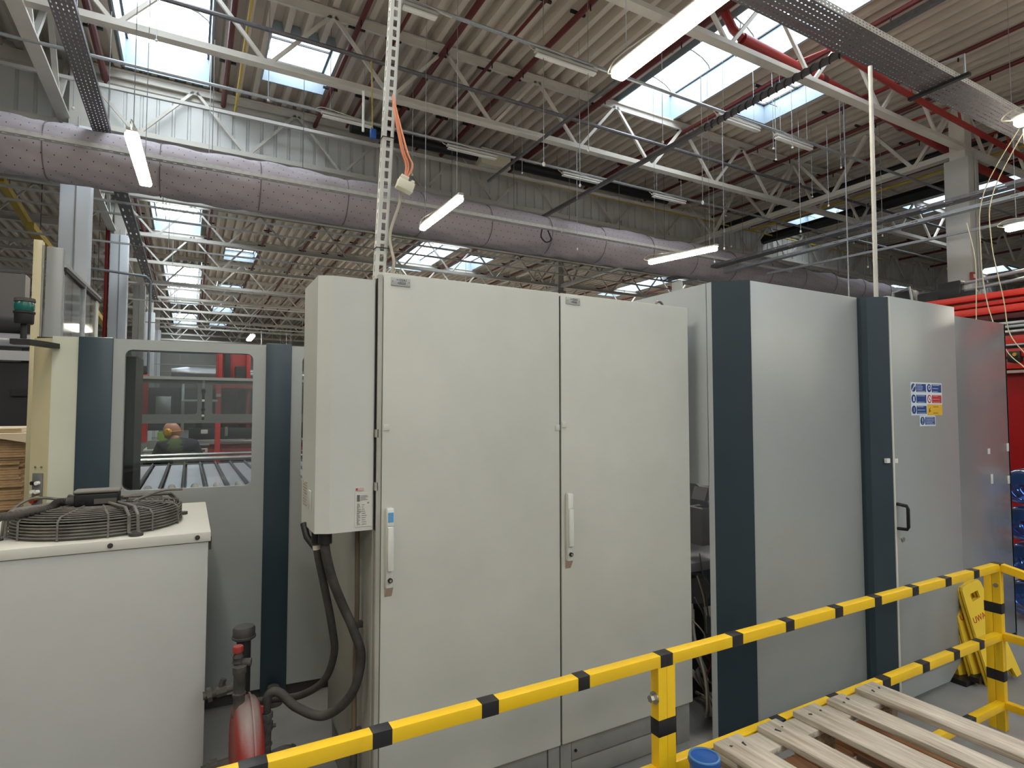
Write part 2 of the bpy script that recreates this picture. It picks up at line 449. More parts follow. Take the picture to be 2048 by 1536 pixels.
# ---------------------------------------------------------------- trusses, girders, columns
BAY = 15.7; PAN = BAY/8
def make_truss(label):
    t = thing('roof_truss', label, 'roof truss', (0,0,0), 'roof trusses crossing the hall')
    MB().box(0.0, BAY, -0.07, 0.07, 8.24, 8.27).box(0, BAY, -.025, .025, 8.12, 8.24).build('top_chord', TRUSS, t, smooth=0)
    MB().box(0.0, BAY, -0.075, 0.075, 7.03, 7.055).box(0, BAY, -.03, .03, 7.055, 7.15).build('bottom_chord', TRUSS, t, smooth=0)
    for k in range(8):
        xb = PAN*(k+.5)
        for s_ in (-1, 1):
            MB().beam((xb+s_*.03, 0, 7.10), (xb+s_*(PAN/2-.03), 0, 8.17), .05, .055).build('diagonal', TRUSS, t, smooth=0)
    return t
ORD = ['first', 'second', 'third', 'fourth', 'fifth', 'sixth', 'seventh', 'eighth', 'ninth', 'tenth', 'eleventh', 'twelfth', 'thirteenth', 'fourteenth']
TY = [2.0, 5.75, 9.55, 13.25, 17.05, 20.8, 24.55, 28.3, 32.05, 35.8, 39.55, 43.3, 47.05, 50.8]
tr0 = make_truss('white lattice truss overhead in the middle bay, nearest to the viewer'); tmap = child_map(tr0)
tr0.location = (-2.0, TY[0], 0)
for j, y in enumerate(TY):
    for b, bn in ((-1, 'left'), (0, 'middle'), (1, 'right'), (2, 'farthest right')):
        if b == 0 and j == 0: continue
        if b == -1 and (j < 2 or j == 3): continue
        if b >= 1 and j < 1: continue
        if b == 2 and (j < 3 or j > 9): continue
        dup(tr0, tmap, (-2.0+b*BAY, y, 0), 'white lattice roof truss of the %s bay, %s counted from the front' % (bn, ORD[j]))
def make_girder(label):
    t = thing('roof_girder', label, 'roof girder', (0,0,0), 'girders running away from the viewer')
    MB().box(-.09, .09, 0, 7.5, 8.20, 8.28).build('top_chord', TRUSS, t, smooth=0)
    MB().box(-.10, .10, 0, 7.5, 6.98, 7.02).box(-.03, .03, 0, 7.5, 7.02, 7.12).build('bottom_chord', TRUSS, t, smooth=0)
    for k in range(4):
        yb = 7.5/4*(k+.5)
        for s_ in (-1, 1):
            MB().beam((0, yb+s_*.04, 7.08), (0, yb+s_*.88, 8.2), .08, .07).build('diagonal', TRUSS, t, smooth=0)
    return t
g0 = make_girder('white lattice girder at left, overhead stretch nearest the viewer'); gmap = child_map(g0); g0.location = (-2.1, -1.7, 0)
GY = [-1.7, 5.8, 13.3, 20.8, 28.3, 35.8, 43.3]
for j, y in enumerate(GY):
    for gx, gn in ((-2.1, 'left'), (13.85, 'right'), (29.5, 'far right')):
        if j == 0: continue
        if gx > 20 and j > 4: continue
        dup(g0, gmap, (gx, y, 0), 'white lattice girder running away on the %s column line, stretch %s from front' % (gn, ORD[j]))
def column(x, y, m, label, w=.4, red=False, band=False):
    t = thing('column', label, 'column', (x, y, FL), 'columns carrying the roof')
    MB().box(x-w/2, x+w/2, y-w/2, y+w/2, FL, 6.86, .02).build('shaft', m, t)
    MB().box(x-w*.32, x+w*.32, y-w*.32, y+w*.32, 6.86, 8.2).build('head', TRUSS, t, smooth=0)
    MB().tube([(x+.02, y-w/2-.015, FL), (x+.02, y-w/2-.015, 7.0)], .012, 6).build('conduit', COLG, t)
    if red: MB().tube([(x-w/2-.08, y-.05, 1.0), (x-w/2-.08, y-.05, 7.6)], .055, 10).build('red_riser_pipe', REDB, t)
    if band: MB().box(x-w/2-.004, x+w/2+.004, y-w/2-.004, y+w/2+.004, 2.0, 2.75).build('red_band', REDB, t)
column(-1.88, 13.0, COLW, 'bright white column rising behind the fabric duct at left', .44)
column(-1.9, 20.5, COLW, 'white column with red riser pipe and red band, left of skylight', .44, True, True)
column(-1.9, 28.3, COLG, 'grey column behind the white one with the red pipe', .42)
column(-1.9, 35.8, COLW, 'slim distant white column above the guard window', .42)
column(-1.9, 43.3, COLW, 'farthest slim column above the guard window', .42)
column(13.85, 5.85, COLG, 'grey-white column standing at right behind the machine enclosure', .44)
column(13.85, 20.8, COLG, 'grey column far behind the right girder', .42)
column(13.85, 35.8, COLG, 'distant grey column in the right column line', .42)
column(29.5, 13.3, COLG, 'column at the far right end of the hall', .42)
column(-17.5, 20.8, COLG, 'column far out at the left of the hall', .42)
# fire call box and small fittings on the near right column
t = thing('alarm_call_box', 'small red call box on the grey-white right column', 'call box', (13.60, 5.60, 4.35))
MB().box(13.52, 13.68, 5.58, 5.63, 4.3, 4.46, .01).build('housing', REDB, t); MB().box(13.56, 13.64, 5.575, 5.58, 4.34, 4.42).build('window', WHT, t)

# ---------------------------------------------------------------- pipes under the roof
def pipe(name, lab, cat, pts, r, m, group=None, seg=8):
    o = MB().tube(pts, r, seg).build(name, m); return tag(o, lab, cat, group)
RX = [(-3.2,.04,14), (-2.5,.045,14), (-1.55,.06,50), (.48,.05,50), (2.32,.045,50), (2.95,.03,13), (3.82,.055,50), (4.70,.03,50), (5.35,.05,50), (7.28,.06,50), (9.75,.045,50), (11.9,.04,50), (13.1,.045,50), (14.9,.04,50), (16.8,.045,50), (18.6,.04,50), (21.6,.045,50), (23.5,.04,50), (26,.045,50), (28.5,.045,50)]
for i, (x, r, ye) in enumerate(RX):
    t = thing('sprinkler_pipe', 'dark red sprinkler pipe under the roof, %s of its row counted from the left' % (ORD+['fifteenth','sixteenth','seventeenth','eighteenth','nineteenth','twentieth'])[i], 'pipe', (x, 20, 8.05), 'red sprinkler pipes under the roof')
    MB().tube([(x, 0.5, 8.07), (x, ye if ye < 20 else 52, 8.07)], r, 8).build('pipe', REDP, t)
    m = MB(); h = MB(); y = 2.9
    while y < (ye if ye < 20 else 30):
        h.tube([(x-.02, y, 8.07), (x-.02, y, 7.93)], .012, 5); m.box(x-.14, x+.14, y+.35, y+.39, 8.10, 8.14); y += 2.1
    h.build('sprinkler_heads', BLKM, t)['kind'] = 'stuff'; m.build('clamps', BLKM, t)['kind'] = 'stuff'
for y, z, r, lab in ((9.2, 7.42, .035, 'thin dark pipe crossing under the roof behind the second truss'), (7.0, 6.98, .028, 'slim conduit carrying unlit lamps behind the big fluorescent lamp'), (10.4, 6.98, .028, 'slim conduit carrying unlit lamps above the fabric duct')):
    pipe('crossing_pipe', lab, 'pipe', [(-3, y, z), (24, y, z)], r, GALVD if r > .03 else GALV, 'conduits crossing under the roof')
t = thing('fire_main', 'thick bright red fire main with a parallel thin branch pipe at upper right', 'pipe', (8, 6.3, 7.3))
MB().tube([(7.5, 6.05, 7.57), (10.0, 6.12, 7.50), (15.7, 6.3, 7.28), (24, 6.4, 7.2)], .085, 14).build('main_pipe', REDB, t)
MB().tube([(5.6, 5.3, 7.55), (7.4, 5.3, 7.46), (10.5, 5.3, 7.2), (15.2, 5.3, 7.03), (24, 5.3, 6.9)], .05, 10).build('branch_pipe', REDB, t)
for x, zb, ya in ((8.9, 7.33, 6.08), (10.9, 7.18, 6.14), (12.6, 7.12, 6.2), (14.6, 7.05, 6.26), (16.6, 7.0, 6.3)): MB().tube([(x, 5.3, zb), (x, 5.34, 7.5), (x, ya, 7.62-.02*(x-8.9)), (x, ya, 7.5-.035*(x-8.9))], .028, 8).build('riser_stub', REDB, t)
MB().tube([(7.5, 6.05, 7.57), (7.35, 6.1, 7.7), (7.3, 6.2, 8.0)], .07, 8).build('riser_stub', REDB, t)
for x, y, z in ((9.6, 6.11, 7.51), (12.3, 6.19, 7.41)): MB().tube([(x-.07, y, z), (x+.07, y+.004, z-.005)], .11, 14).build('coupling', REDP, t)
t = thing('black_ventilation_pipe', 'black pipe run under the roof in front of the white upper wall', 'pipe', (6.5, 12.5, 7.7))
MB().tube([(2.9, 12.4, 7.80), (12.0, 12.4, 7.82)], .12, 14).build('pipe', BLKM, t); MB().box(5.9, 6.7, 12.15, 12.5, 7.55, 7.95, .02).build('valve_box', CREAM, t)
for x in (3.6, 8.2, 11.2): MB().tube([(x, 12.4, 7.9), (x, 12.4, 8.47)], .008, 5).build('hanger', GALVD, t)
pipe('black_overhead_pipe', 'thick black pipe crossing over the small distant skylight, left of the column', 'pipe', [(17.6, 16, 7.75), (17.3, 2, 7.6)], .17, BLKM)
pipe('black_overhead_pipe', 'thinner black pipe running beside the thick one, left of the column', 'pipe', [(15.3, 16, 7.8), (15.3, 2, 7.7)], .09, BLKM)
pipe('gas_pipe', 'yellow gas pipe running along the top of the white upper wall', 'pipe', [(-3.5, 12.95, 7.78), (24, 12.95, 7.70)], .025, PIPEY)
pipe('gas_pipe', 'yellow gas pipe dropping from the roof at upper left', 'pipe', [(.68, 12.9, 7.75), (.70, 8.0, 8.0), (.70, 5.0, 8.02)], .025, PIPEY)
pipe('gas_pipe', 'yellow gas pipe running away under the roof at the right', 'pipe', [(16.2, 12.9, 7.7), (16.2, 3, 7.6)], .035, PIPEY)
# ---------------------------------------------------------------- hanging rails and trays
def strut(lab, a, b, w, m, name='strut_rail', grp=None, h=None):
    o = MB().beam(a, b, w, h or w).build(name, m, smooth=0); return tag(o, lab, 'rail', grp)
def perftray(lab, o_, du, dv, L, Wd, pitch, rows, sl, sw, m, name='cable_tray', side=.06, off=0, perfside=False):
    o_ = Vector(o_); du = Vector(du); dv = Vector(dv)
    t = thing(name, lab, 'cable tray', tuple(o_))
    MB().perf(o_, du, dv, L, Wd, .002, pitch, rows, sl, sw, off).build('tray_floor', m, t, smooth=0)
    for s_ in (0, 1):
        p = o_+dv*(Wd*s_)
        MB().perf(p, du, (0,0,1), L, side, .002, pitch, 2 if perfside else 1, sl, side*.16 if perfside else side*.2).build('side_wall', GALVL if perfside else m, t, smooth=0)
    return t
perftray('wide perforated cable tray overhead at upper right', (3.6, 3.30, 5.6), (1,0,0), (0,1,0), 11, .38, .06, 7, .026, .011, GALVD, off=.03, side=.07, perfside=True)
perftray('pale perforated cable tray running in front of the fabric duct', (-4, 10.55, 5.66), (1,0,0), (0,1,0), 19, .12, .14, 1, .05, .03, GALVL, side=.065, perfside=True)
perftray('dark perforated cable tray hanging at the upper left corner', (-1.46, 5.5, 6.2), (0,1,0), (1,0,0), 6.9, .25, .09, 5, .04, .012, GALVD)
perftray('dark cable tray continuing beyond the fabric duct at left', (-1.46, 14.2, 6.2), (0,1,0), (1,0,0), 14, .25, .5, 2, .2, .03, GALVD)
perftray('galvanised cable tray running away in front of the column at right', (12.0, 1.5, 5.5), (0,1,0), (1,0,0), 11.2, .26, .4, 2, .12, .03, GALVD)
perftray('second galvanised cable tray beside the first, in front of right column', (12.5, 1.5, 5.42), (0,1,0), (1,0,0), 11.2, .16, .4, 1, .12, .03, GALV)
perftray('wide dark cable tray at the left edge behind the beacon', (-4.6, 9.0, 4.6), (0,1,0), (1,0,0), 12, .5, .3, 3, .12, .03, GALVD)
# brackets of the big tray
m = MB()
t = thing('tray_bracket', 'dark cross bar with bent hanger under the wide overhead tray', 'bracket', (8.05, 3.5, 5.55))
MB().box(7.72, 7.78, 3.15, 3.80, 5.55, 5.585).build('cross_bar', BLKM, t); MB().tube([(7.75, 3.2, 5.57), (7.75, 3.2, 5.82), (7.75, 3.45, 5.84)], .014, 6).build('hanger', GALV, t)
strut('long slotted rail high on the white upper wall', (-4, 12.2, 7.40), (14, 12.2, 7.46), .06, GALVL)
strut('grey beam with wrapped cables crossing the second truss at right', (7.55, 3.2, 6.50), (7.55, 12.6, 6.50), .07, GALVD)
m = MB(); pts = []
for i in range(220):
    y = 4.3+i*.012; a = i*.55; pts.append((7.55+.055*math.cos(a), y, 6.5+.055*math.sin(a)))
m.tube(pts, .010, 5); tag(m.build('spiral_cable', BLK), 'black spiral cable wound round the grey beam before the small skylight', 'cable')
strut('thin grey beam running away above the small fluorescent lamp', (5.7, 4.5, 6.85), (5.7, 11.4, 6.80), .045, GALVD)
strut('thin rail crossing at right in front of the column', (11.0, 3.0, 5.7), (15.0, 3.2, 6.0), .05, GALV)
strut('thin rail crossing above the machine top at right', (13.2, 10.0, 5.3), (13.0, 3.0, 5.1), .05, GALV)
for (y, z, lab) in ((14.6, 6.1, 'lowest thin service rail visible under the fabric duct'), (16.2, 6.3, 'service rail under the fabric duct, second from the front'), (18.6, 6.2, 'service rail under the fabric duct, third from the front'), (22.5, 5.9, 'service rail under the fabric duct, fourth from the front'), (26.5, 6.0, 'service rail under the fabric duct, fifth from the front'), (30, 5.6, 'service rail under the fabric duct, sixth from the front'), (34, 5.2, 'service rail under the fabric duct, seventh from the front'), (38, 5.0, 'service rail under the fabric duct, eighth from the front'), (42, 4.6, 'service rail under the fabric duct, ninth from the front'), (46, 4.4, 'farthest service rail under the fabric duct')):
    t = thing('service_rail', lab, 'rail', (8, y, z), 'service rails beyond the duct')
    MB().beam((-8, y, z), (24, y, z), .045, .045).build('rail', GALVL, t, smooth=0)
    for x in (-6, -.6, 4.8, 10.2, 15.6): MB().tube([(x, y, z), (x, y, 8.47)], .008, 4).build('hanging_cord', GALVL, t)
pipe('duct_pipe', 'long silver pipe beyond the hall seen low over the guard window', 'pipe', [(-9, 27, 4.1), (9, 27, 4.1)], .07, GALVD)
# suspension wires with white ferrules
w0 = thing('suspension_wire', 'thin steel suspension wire with white ferrule hanging from the roof', 'wire', (0,0,0), 'suspension wires hanging from the roof')
MB().tube([(0,0,-2.6), (0,0,.22)], .006, 5).build('wire', GALV, w0); MB().sphere((0,0,-2.6), .022, (1,1,1.4), 8, 6).build('ferrule', WHT, w0)
wm = child_map(w0)
WS = [(5.2,7.0),(5.9,8.2),(6.8,7.1),(7.6,7.0),(9.62,7.1),(9.9,6.9),(10.1,7.4),(11.7,8.0),(11.6,7.0),(12.1,7.6),(12.6,8.3),(13.1,9.2),(10.2,8.8),(10.9,9.7),(11.9,10.2),(12.8,10.8),(2.2,7.0),(4.4,7.0),(1.0,9.9),(2.8,10.3),(3.6,10.4),(6.0,10.4),(7.4,10.4),(-.5,9.0),(-2.6,7.9),(-2.4,9.2),(-1.6,10.5),(.2,11.2),(14.6,8.2),(15.4,9.0),(16.2,9.9),(13.6,7.3)]
w0.location = (WS[0][0], WS[0][1], 8.25)
for i, (x, y) in enumerate(WS[1:]):
    d = dup(w0, wm, (x, y, 8.25), None); d.scale = (1, 1, random.choice((.6, .8, 1.0, 1.15)))
pipe('hanging_rod', 'thicker steel rod with white tip hanging left of the tall pole', 'rod', [(11.75, 7.0, 8.2), (11.75, 7.0, 4.0)], .014, GALV)

# ---------------------------------------------------------------- lamps
def lamp(lab, a, b, lit=True, w=.13, m=None, hang=2.0, name='fluorescent_lamp', grp='fluorescent lamps hanging in rows'):
    a = Vector(a); b = Vector(b); c = (a+b)/2
    t = thing(name, lab, 'lamp', tuple(c), grp)
    d = (b-a).normalized(); s = d.cross(Vector((0,0,1))).normalized()
    MB().beam(a+V(0,0,.055), b+V(0,0,.055), w*.7, .04, bev=.008).build('housing', GALVL, t)
    if lit:
        g = MB(); g.beam(a+d*.02, b-d*.02, w*.92, .07, bev=.022); g.build('diffuser', m or TUBM, t)
    else:
        MB().beam(a+d*.02, b-d*.02, w*.8, .03, bev=.01).build('diffuser', WHT, t)
    for q in (a+d*.15, b-d*.15):
        MB().tube([q+V(0,0,.07), V(q.x, q.y, 8.47)], .004, 4).build('suspension_cord', GALV, t)
    k = MB(); pts = [a+V(0,0,.05)-d*.01, a-d*.09+V(0,0,.09), a+d*.02+V(0,0,.15), a+d*.35+s*.03+V(0,0,.11), a+d*.7+V(0,0,.09)]
    k.tube(pts, .006, 5, smooth=6); k.build('feed_cable', CREAM, t)
    return t
lamp('big lit fluorescent lamp close overhead, right of centre', (3.07, 3.76, 4.5), (3.07, 2.26, 4.5), w=.14)
lamp('lit fluorescent lamp in front of the fabric duct, near the centre', (3.07, 8.42, 4.5), (3.07, 6.92, 4.5), w=.10)
lamp('lit fluorescent lamp above the dark strip of the machine enclosure', (7.547, 8.3, 4.5), (7.9, 6.95, 4.5), w=.10)
lamp('lit fluorescent lamp in front of the fabric duct at left', (-.575, 6.92, 4.5), (-.53, 8.4, 4.5), w=.14)
lamp('lit fluorescent lamp at the right edge, under the wide tray', (7.0, 2.51, 4.5), (7.0, 1.2, 4.5))
lamp('lit fluorescent lamp at the right edge, level with the column', (11.0, 4.1, 4.5), (11.0, 2.6, 4.5))
lamp('lit fluorescent lamp behind the green beacon at left edge', (-3.3, 8.7, 3.6), (-3.3, 10.2, 3.6), m=TUBF)
for (x, y, lab) in ((-.55, -3, 'added lit fluorescent lamp, unseen behind the viewer at left'), (3.07, -3, 'added lit fluorescent lamp, unseen behind the viewer'), (7.0, -3, 'added lit fluorescent lamp, unseen behind the viewer at right'), (-4.2, -3, 'added lit fluorescent lamp, unseen behind the viewer far left'), (11, -3, 'added lit fluorescent lamp, unseen behind the viewer far right'), (-.55, 2.6, 'added lit fluorescent lamp, unseen overhead at left, above the viewer'), (-4.2, 2.6, 'added lit fluorescent lamp, unseen overhead far left'), (14.8, 2.6, 'added lit fluorescent lamp, unseen overhead far right'), (3.07, -7.5, 'added lit fluorescent lamp, unseen far behind the viewer')):
    lamp(lab, (x, y, 4.5), (x, y-1.5, 4.5))  # lamp rows continued out of view, added to brighten the hall
for (x, y, z, L, lab) in ((2.25, 6.98, 6.85, .5, 'unlit lamp left of the big lit lamp, near the top edge'), (4.25, 7.0, 6.85, 1.1, 'unlit lamp on the conduit left of the big lamp end'), (9.55, 7.0, 6.85, 1.1, 'unlit lamp on the conduit below the small square skylight'),
      (8.0, 7.0, 6.85, 1.1, 'unlit lamp on the conduit in front of the long skylight'), (4.3, 10.4, 6.85, 1.1, 'unlit lamp above the centre of the fabric duct'), (7.0, 10.4, 6.85, 1.1, 'unlit lamp above the duct, right of the centre one'), (1.9, 10.3, 6.85, .9, 'unlit lamp left of the slotted post, above the duct'), (9.6, 10.4, 6.85, 1.1, 'unlit lamp above the duct, in front of the black pipe end')):
    lamp(lab, (x, y, z), (x+L, y, z), lit=False, w=.11, hang=.9, name='unlit_lamp', grp='unlit lamps on the conduits')
for j, y in enumerate((23.5, 29.5, 37.0)):
    for i, x in enumerate((-9.0, -4.6, 2.0, 7.5, 13.0, 19.0, 25.0)):
        if i < 2: continue
        lamp('distant lit lamp hanging beyond the duct, row %s, place %s from left' % (ORD[j], ORD[i]), (x, y, 4.5), (x, y+1.6, 4.5), w=.2, grp='distant lamps beyond the fabric duct')
# far lamps beyond the duct, lower right
for (x, y, lab) in ((2.2, 24.0, 'small lit lamp far beyond, over the guard window right corner'), (3.0, 22.0, 'second small lit lamp far beyond, beside the cooler box')):
    lamp(lab, (x, y, 2.9), (x+1.2, y, 2.9), m=TUBF, hang=1.5)

# ---------------------------------------------------------------- fabric duct
def duct():
    bm_ = bmesh.new(); uvl = bm_.loops.layers.uv.new('uv'); rings = []; xs = []; x = -8.0
    while x < 27: xs.append(x); x += .1
    seg = 40; DY, DZ, R = 11.2, 5.71, .44
    for x in xs:
        q = (x+8) % 1.5; pinch = math.exp(-((min(q, 1.5-q))/.05)**2)
        sag = .03*math.sin((x+8)/1.5*PI)**2
        far = max(0.0, min(1.0, (x-14.5)/2.0)); ring = []
        for k in range(seg):
            a = 2*PI*k/seg; r = R*(1-.035*pinch) + .016*math.sin(5*a+x*3.1)*(.4+.6*math.sin(a)**2) + .008*math.sin(11*a-x*7) - .02*abs(math.sin((x+8)*PI/.75+1.2*math.sin(2*a)))**6
            top = max(0, math.sin(a)); r += .035*top*math.sin(x*2.3+2*math.sin(a*3))*.5
            r *= (1-.28*far*(1+.25*math.sin(x*4.2))*(.35+top*.65))
            ring.append(bm_.verts.new((x, DY+r*math.cos(a), DZ-.02*sag+r*math.sin(a)*1.0)))
        rings.append(ring)
    for i in range(len(xs)-1):
        for k in range(seg):
            f = bm_.faces.new((rings[i][k], rings[i][(k+1) % seg], rings[i+1][(k+1) % seg], rings[i+1][k]))
            uv = [(xs[i], k/seg), (xs[i], (k+1)/seg), (xs[i+1], (k+1)/seg), (xs[i+1], k/seg)]
            for l, u in zip(f.loops, uv): l[uvl].uv = u
    bm_.faces.new(rings[0]); bm_.faces.new(rings[-1])
    bmesh.ops.recalc_face_normals(bm_, faces=bm_.faces)
    me = bpy.data.meshes.new('fabric_duct')
    for v in bm_.verts: v.co -= Vector((9.5, DY, DZ))
    bm_.to_mesh(me); me.shade_smooth(); me.materials.append(DUCT)
    t = thing('fabric_air_duct', 'long mauve perforated fabric air duct crossing the whole hall', 'air duct', (9.5, DY, DZ))
    o = bpy.data.objects.new('fabric_tube', me); C.objects.link(o); o.parent = t; WORLD[o.name] = WORLD[t.name]
    x = -8.0
    while x < 27: MB().ring((x, DY, DZ), R*.985, .008, 'x', 32, 5).build('seam_hoop', mat('duct_seam', (120,108,116), .9), t); x += 1.5
    m = MB(); x = -7.25
    while x < 27: m.tube([(x, DY, DZ+R*.95), (x, DY, 8.2)], .006, 5); x += 1.5
    m.build('hanging_cords', GALVD, t)['kind'] = 'stuff'
duct()
o = MB().tube([(6.55, 10.5, 5.6), (6.5, 10.45, 5.42), (6.62, 10.45, 5.32), (6.75, 10.45, 5.4), (6.7, 10.5, 5.6)], .015, 6, smooth=5).build('cable_loop', BLK); tag(o, 'black cable loop hanging from the tray before the fabric duct', 'cable')

# ================================================================ grey control cabinet (two doors)
YC = 2.18; CX0, CXM, CX1 = .630, 1.455, 2.246
t = thing('control_cabinet', 'tall pale grey two-door control cabinet on a plinth, centre of the scene', 'cabinet', (1.44, 2.6, FL))
m = MB(); m.box(CX0, CX1-.004, YC+.022, 2.98, .24, 2.222, .004); m.build('body', CAB, t)
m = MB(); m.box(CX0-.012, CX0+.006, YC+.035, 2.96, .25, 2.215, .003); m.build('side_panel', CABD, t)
m = MB(); m.box(CX0-.006, CX0+.012, YC+.004, YC+.03, .24, 2.225, .003)
for z in (1.40, 1.60): m.box(CX0-.010, CX0+.0, YC+.004, YC+.028, z, z+.03)
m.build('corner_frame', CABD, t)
def sticker(x, z, d):
    MB().box(x-.012, x+.012, YC-.004, YC, z-.012, z+.014, .002).build('hinge_cover', LBL, d)
for (xa, xb, txt, hx) in ((CX0+.014, CXM-.004, '+122A1\n+ES20', .672), (CXM+.004, CX1, '+122A2\n+ES20', 1.492)):
    d = MB().box(xa, xb, YC, YC+.018, .242, 2.234, .004, 2).build('door', CAB, t)
    px = xa+.027+(0.05 if False else 0)
    pl = MB().box(px, px+.078, YC-.004, YC, 2.186, 2.218, .001).build('name_plate', mat('plate_grey', (178,179,176), .45), d)
    text(txt, .0125, face_my(px+.042, YC-.0045, 2.2025), mat('plate_ink', (62,62,62), .6), d, 'plate_lettering')
    MB().cyl((px+.006, YC-.006, 2.202), (px+.006, YC, 2.202), .0018, seg=8).cyl((px+.072, YC-.006, 2.202), (px+.072, YC, 2.202), .0018, seg=8).build('plate_rivets', INK, d)
    # comfort handle
    h = MB(); h.box(hx-.015, hx+.015, YC-.022, YC, 1.035, 1.335, .007); hb = h.build('handle', mat('handle_white', (206,205,198), .4), d)
    MB().box(hx-.0125, hx+.0125, YC-.034, YC-.020, 1.10, 1.265, .006).build('grip', mat('grip_white', (214,213,206), .35), d)
    MB().box(hx-.0135, hx+.0135, YC-.026, YC-.02, 1.268, 1.332, .003).build('top_cap', WHT, d)
    if hx < 1: MB().box(hx-.0105, hx+.0105, YC-.0275, YC-.026, 1.282, 1.318).build('blue_label', mat('label_blue', (96,158,206), .4), d)
    MB().cyl((hx, YC-.030, 1.066), (hx, YC-.02, 1.066), .009, seg=16).build('lock', BLKM, d); MB().cyl((hx, YC-.032, 1.066), (hx, YC-.03, 1.066), .005, seg=12).build('keyhole_core', STEEL, d)
    MB().prism([(YC, 1.0), (YC, 1.036), (YC-.02, 1.036)], 'x', hx-.014, hx+.014).build('handle_foot', mat('handle_foot_beige', (170,152,138), .5), d)
    sticker(xa+.014, 1.637, d)
    if hx < 1: sticker(xb-.014, 1.625, d)
MB().box(CXM-.004, CXM+.004, YC+.008, YC+.02, .25, 2.22).build('door_gasket', GAP, t)
p = MB(); p.box(CX0+.01, CX1-.03, YC+.03, 2.96, FL, .24); pl = p.build('plinth', mat('plinth_grey', (138,137,132), .6, var=.2, scale=5), t)
for xa, xb in ((CX0+.1, 1.39), (1.52, CX1-.105)):
    for z in (.055, .150): MB().box(xa, xb, YC+.018, YC+.03, z, z+.088, .001).build('plinth_panel', mat('plinth_grey', (0,0,0)), t)
for xa, xb in ((CX0+.0, CX0+.095), (1.395, 1.452), (1.458, 1.515), (CX1-.10, CX1-.012)):
    MB().box(xa, xb, YC+.014, YC+.06, FL, .236, .001).build('plinth_corner', mat('plinth_grey', (0,0,0)), t)
m = MB()
for x in (1.54, 2.13, .74):
    for z in (.10, .19): m.cyl((x, YC+.012, z), (x, YC+.019, z), .0065, seg=10)
m.build('plinth_holes', GAP, t)['kind'] = 'stuff'
e = MB().ring((2.20, YC+.16, 2.262), .026, .0065, 'y', 24, 8).build('lifting_eye', mat('eye_steel', (120,112,104), .4, metal=.7), t)
MB().cyl((2.20, YC+.16, 2.22), (2.20, YC+.16, 2.238), .012).build('eye_collar', mat('eye_steel', (0,0,0)), e)

# slotted post on the cabinet roof, leaning
t = thing('slotted_steel_post', 'tall slotted white steel post leaning slightly on the grey cabinet roof', 'post', (.685, 2.36, 2.225))
bx = Vector((.674, 2.335, 2.22)); tilt = Vector((.0475, 0, 1)).normalized()
MB().perf(bx-V(.021,0,0), tilt, (1,0,0), 2.0, .042, .0025, .044, 1, .030, .0165).build('front_web', mat('post_white', (196,196,190), .45, var=.08), t, smooth=0)
MB().perf(bx-V(.021,0,0)+V(0,.0,0), tilt, (0,1,0), 2.0, .034, .0025, .044, 1, .028, .012).build('side_web', mat('post_white', (0,0,0)), t, smooth=0)
MB().beam(bx+V(.021,.017,0), bx+V(.021,.017,0)+tilt*2.0, .0025, .034, up=(0,1,0)).build('back_flange', mat('post_white', (0,0,0)), t, smooth=0)
for z in (.15, .62):
    q = bx+tilt*z; MB().tube([q+V(-.026,-.006,0), q+V(.026,-.006,.002), q+V(.027,.038,.004), q+V(-.026,.038,0), q+V(-.026,-.006,0)], .0022, 5).build('cable_tie', BLK, t)
q = bx
o = MB().tube([(.70, 2.33, 2.23), (.72, 2.30, 2.30), (.705, 2.31, 2.42), (.735, 2.28, 2.55), (.735, 2.27, 2.60)], .006, 6, smooth=6).build('loose_cable', CABG); tag(o, 'pale cable running down from the junction box behind the slotted post', 'cable')
m = MB()
for a in range(3): m.ring((.735+.01*a, 2.34, 2.262), .030-.004*a, .004, 'y', 24, 5, .55, 1.0)
tag(m.build('cable_coil', CABG), 'small coil of pale cable at the foot of the slotted post', 'cable')
t = thing('junction_box', 'small cream junction box hanging beside the slotted post', 'junction box', (.748, 2.25, 2.62))
Mx = Matrix.Translation((.748, 2.25, 2.615)) @ Matrix.Rotation(math.radians(17), 4, 'Y')
MB().box(-.034, .034, -.018, .018, -.022, .02, .003, M=Mx).build('housing', CREAM, t)
MB().box(-.030, .004, -.016, .016, .02, .036, .002, M=Mx).box(.016, .03, -.014, .014, .02, .032, .002, M=Mx).build('cable_entries', CREAM, t)
for k, dx in enumerate((.0, .022, .008)):
    o = MB().tube([(.706, 2.29, 3.0), (.712+dx*.5, 2.27, 2.90), (.735+dx, 2.255, 2.76), (.752+dx*1.2, 2.25, 2.70), (.745, 2.25, 2.63)], .0045, 6, smooth=6).build('orange_wire', ORC)
    tag(o, 'orange wire hanging from the slotted post into the cream junction box', 'cable', 'orange wires into the junction box')
t = thing('blue_sensor_box', 'small blue box hanging high left of the slotted post', 'sensor', (2.45, 9.0, 6.0))
MB().box(2.41, 2.50, 8.95, 9.03, 6.02, 6.17, .015).build('housing', BLUEP, t); MB().cyl((2.30, 9.0, 6.1), (2.30, 9.0, 6.75), .02).build('rod', WHT, t); MB().tube([(2.45, 9, 6.15), (2.47, 9.19, 7.42)], .01, 6).build('hanger', PIPEY, t)

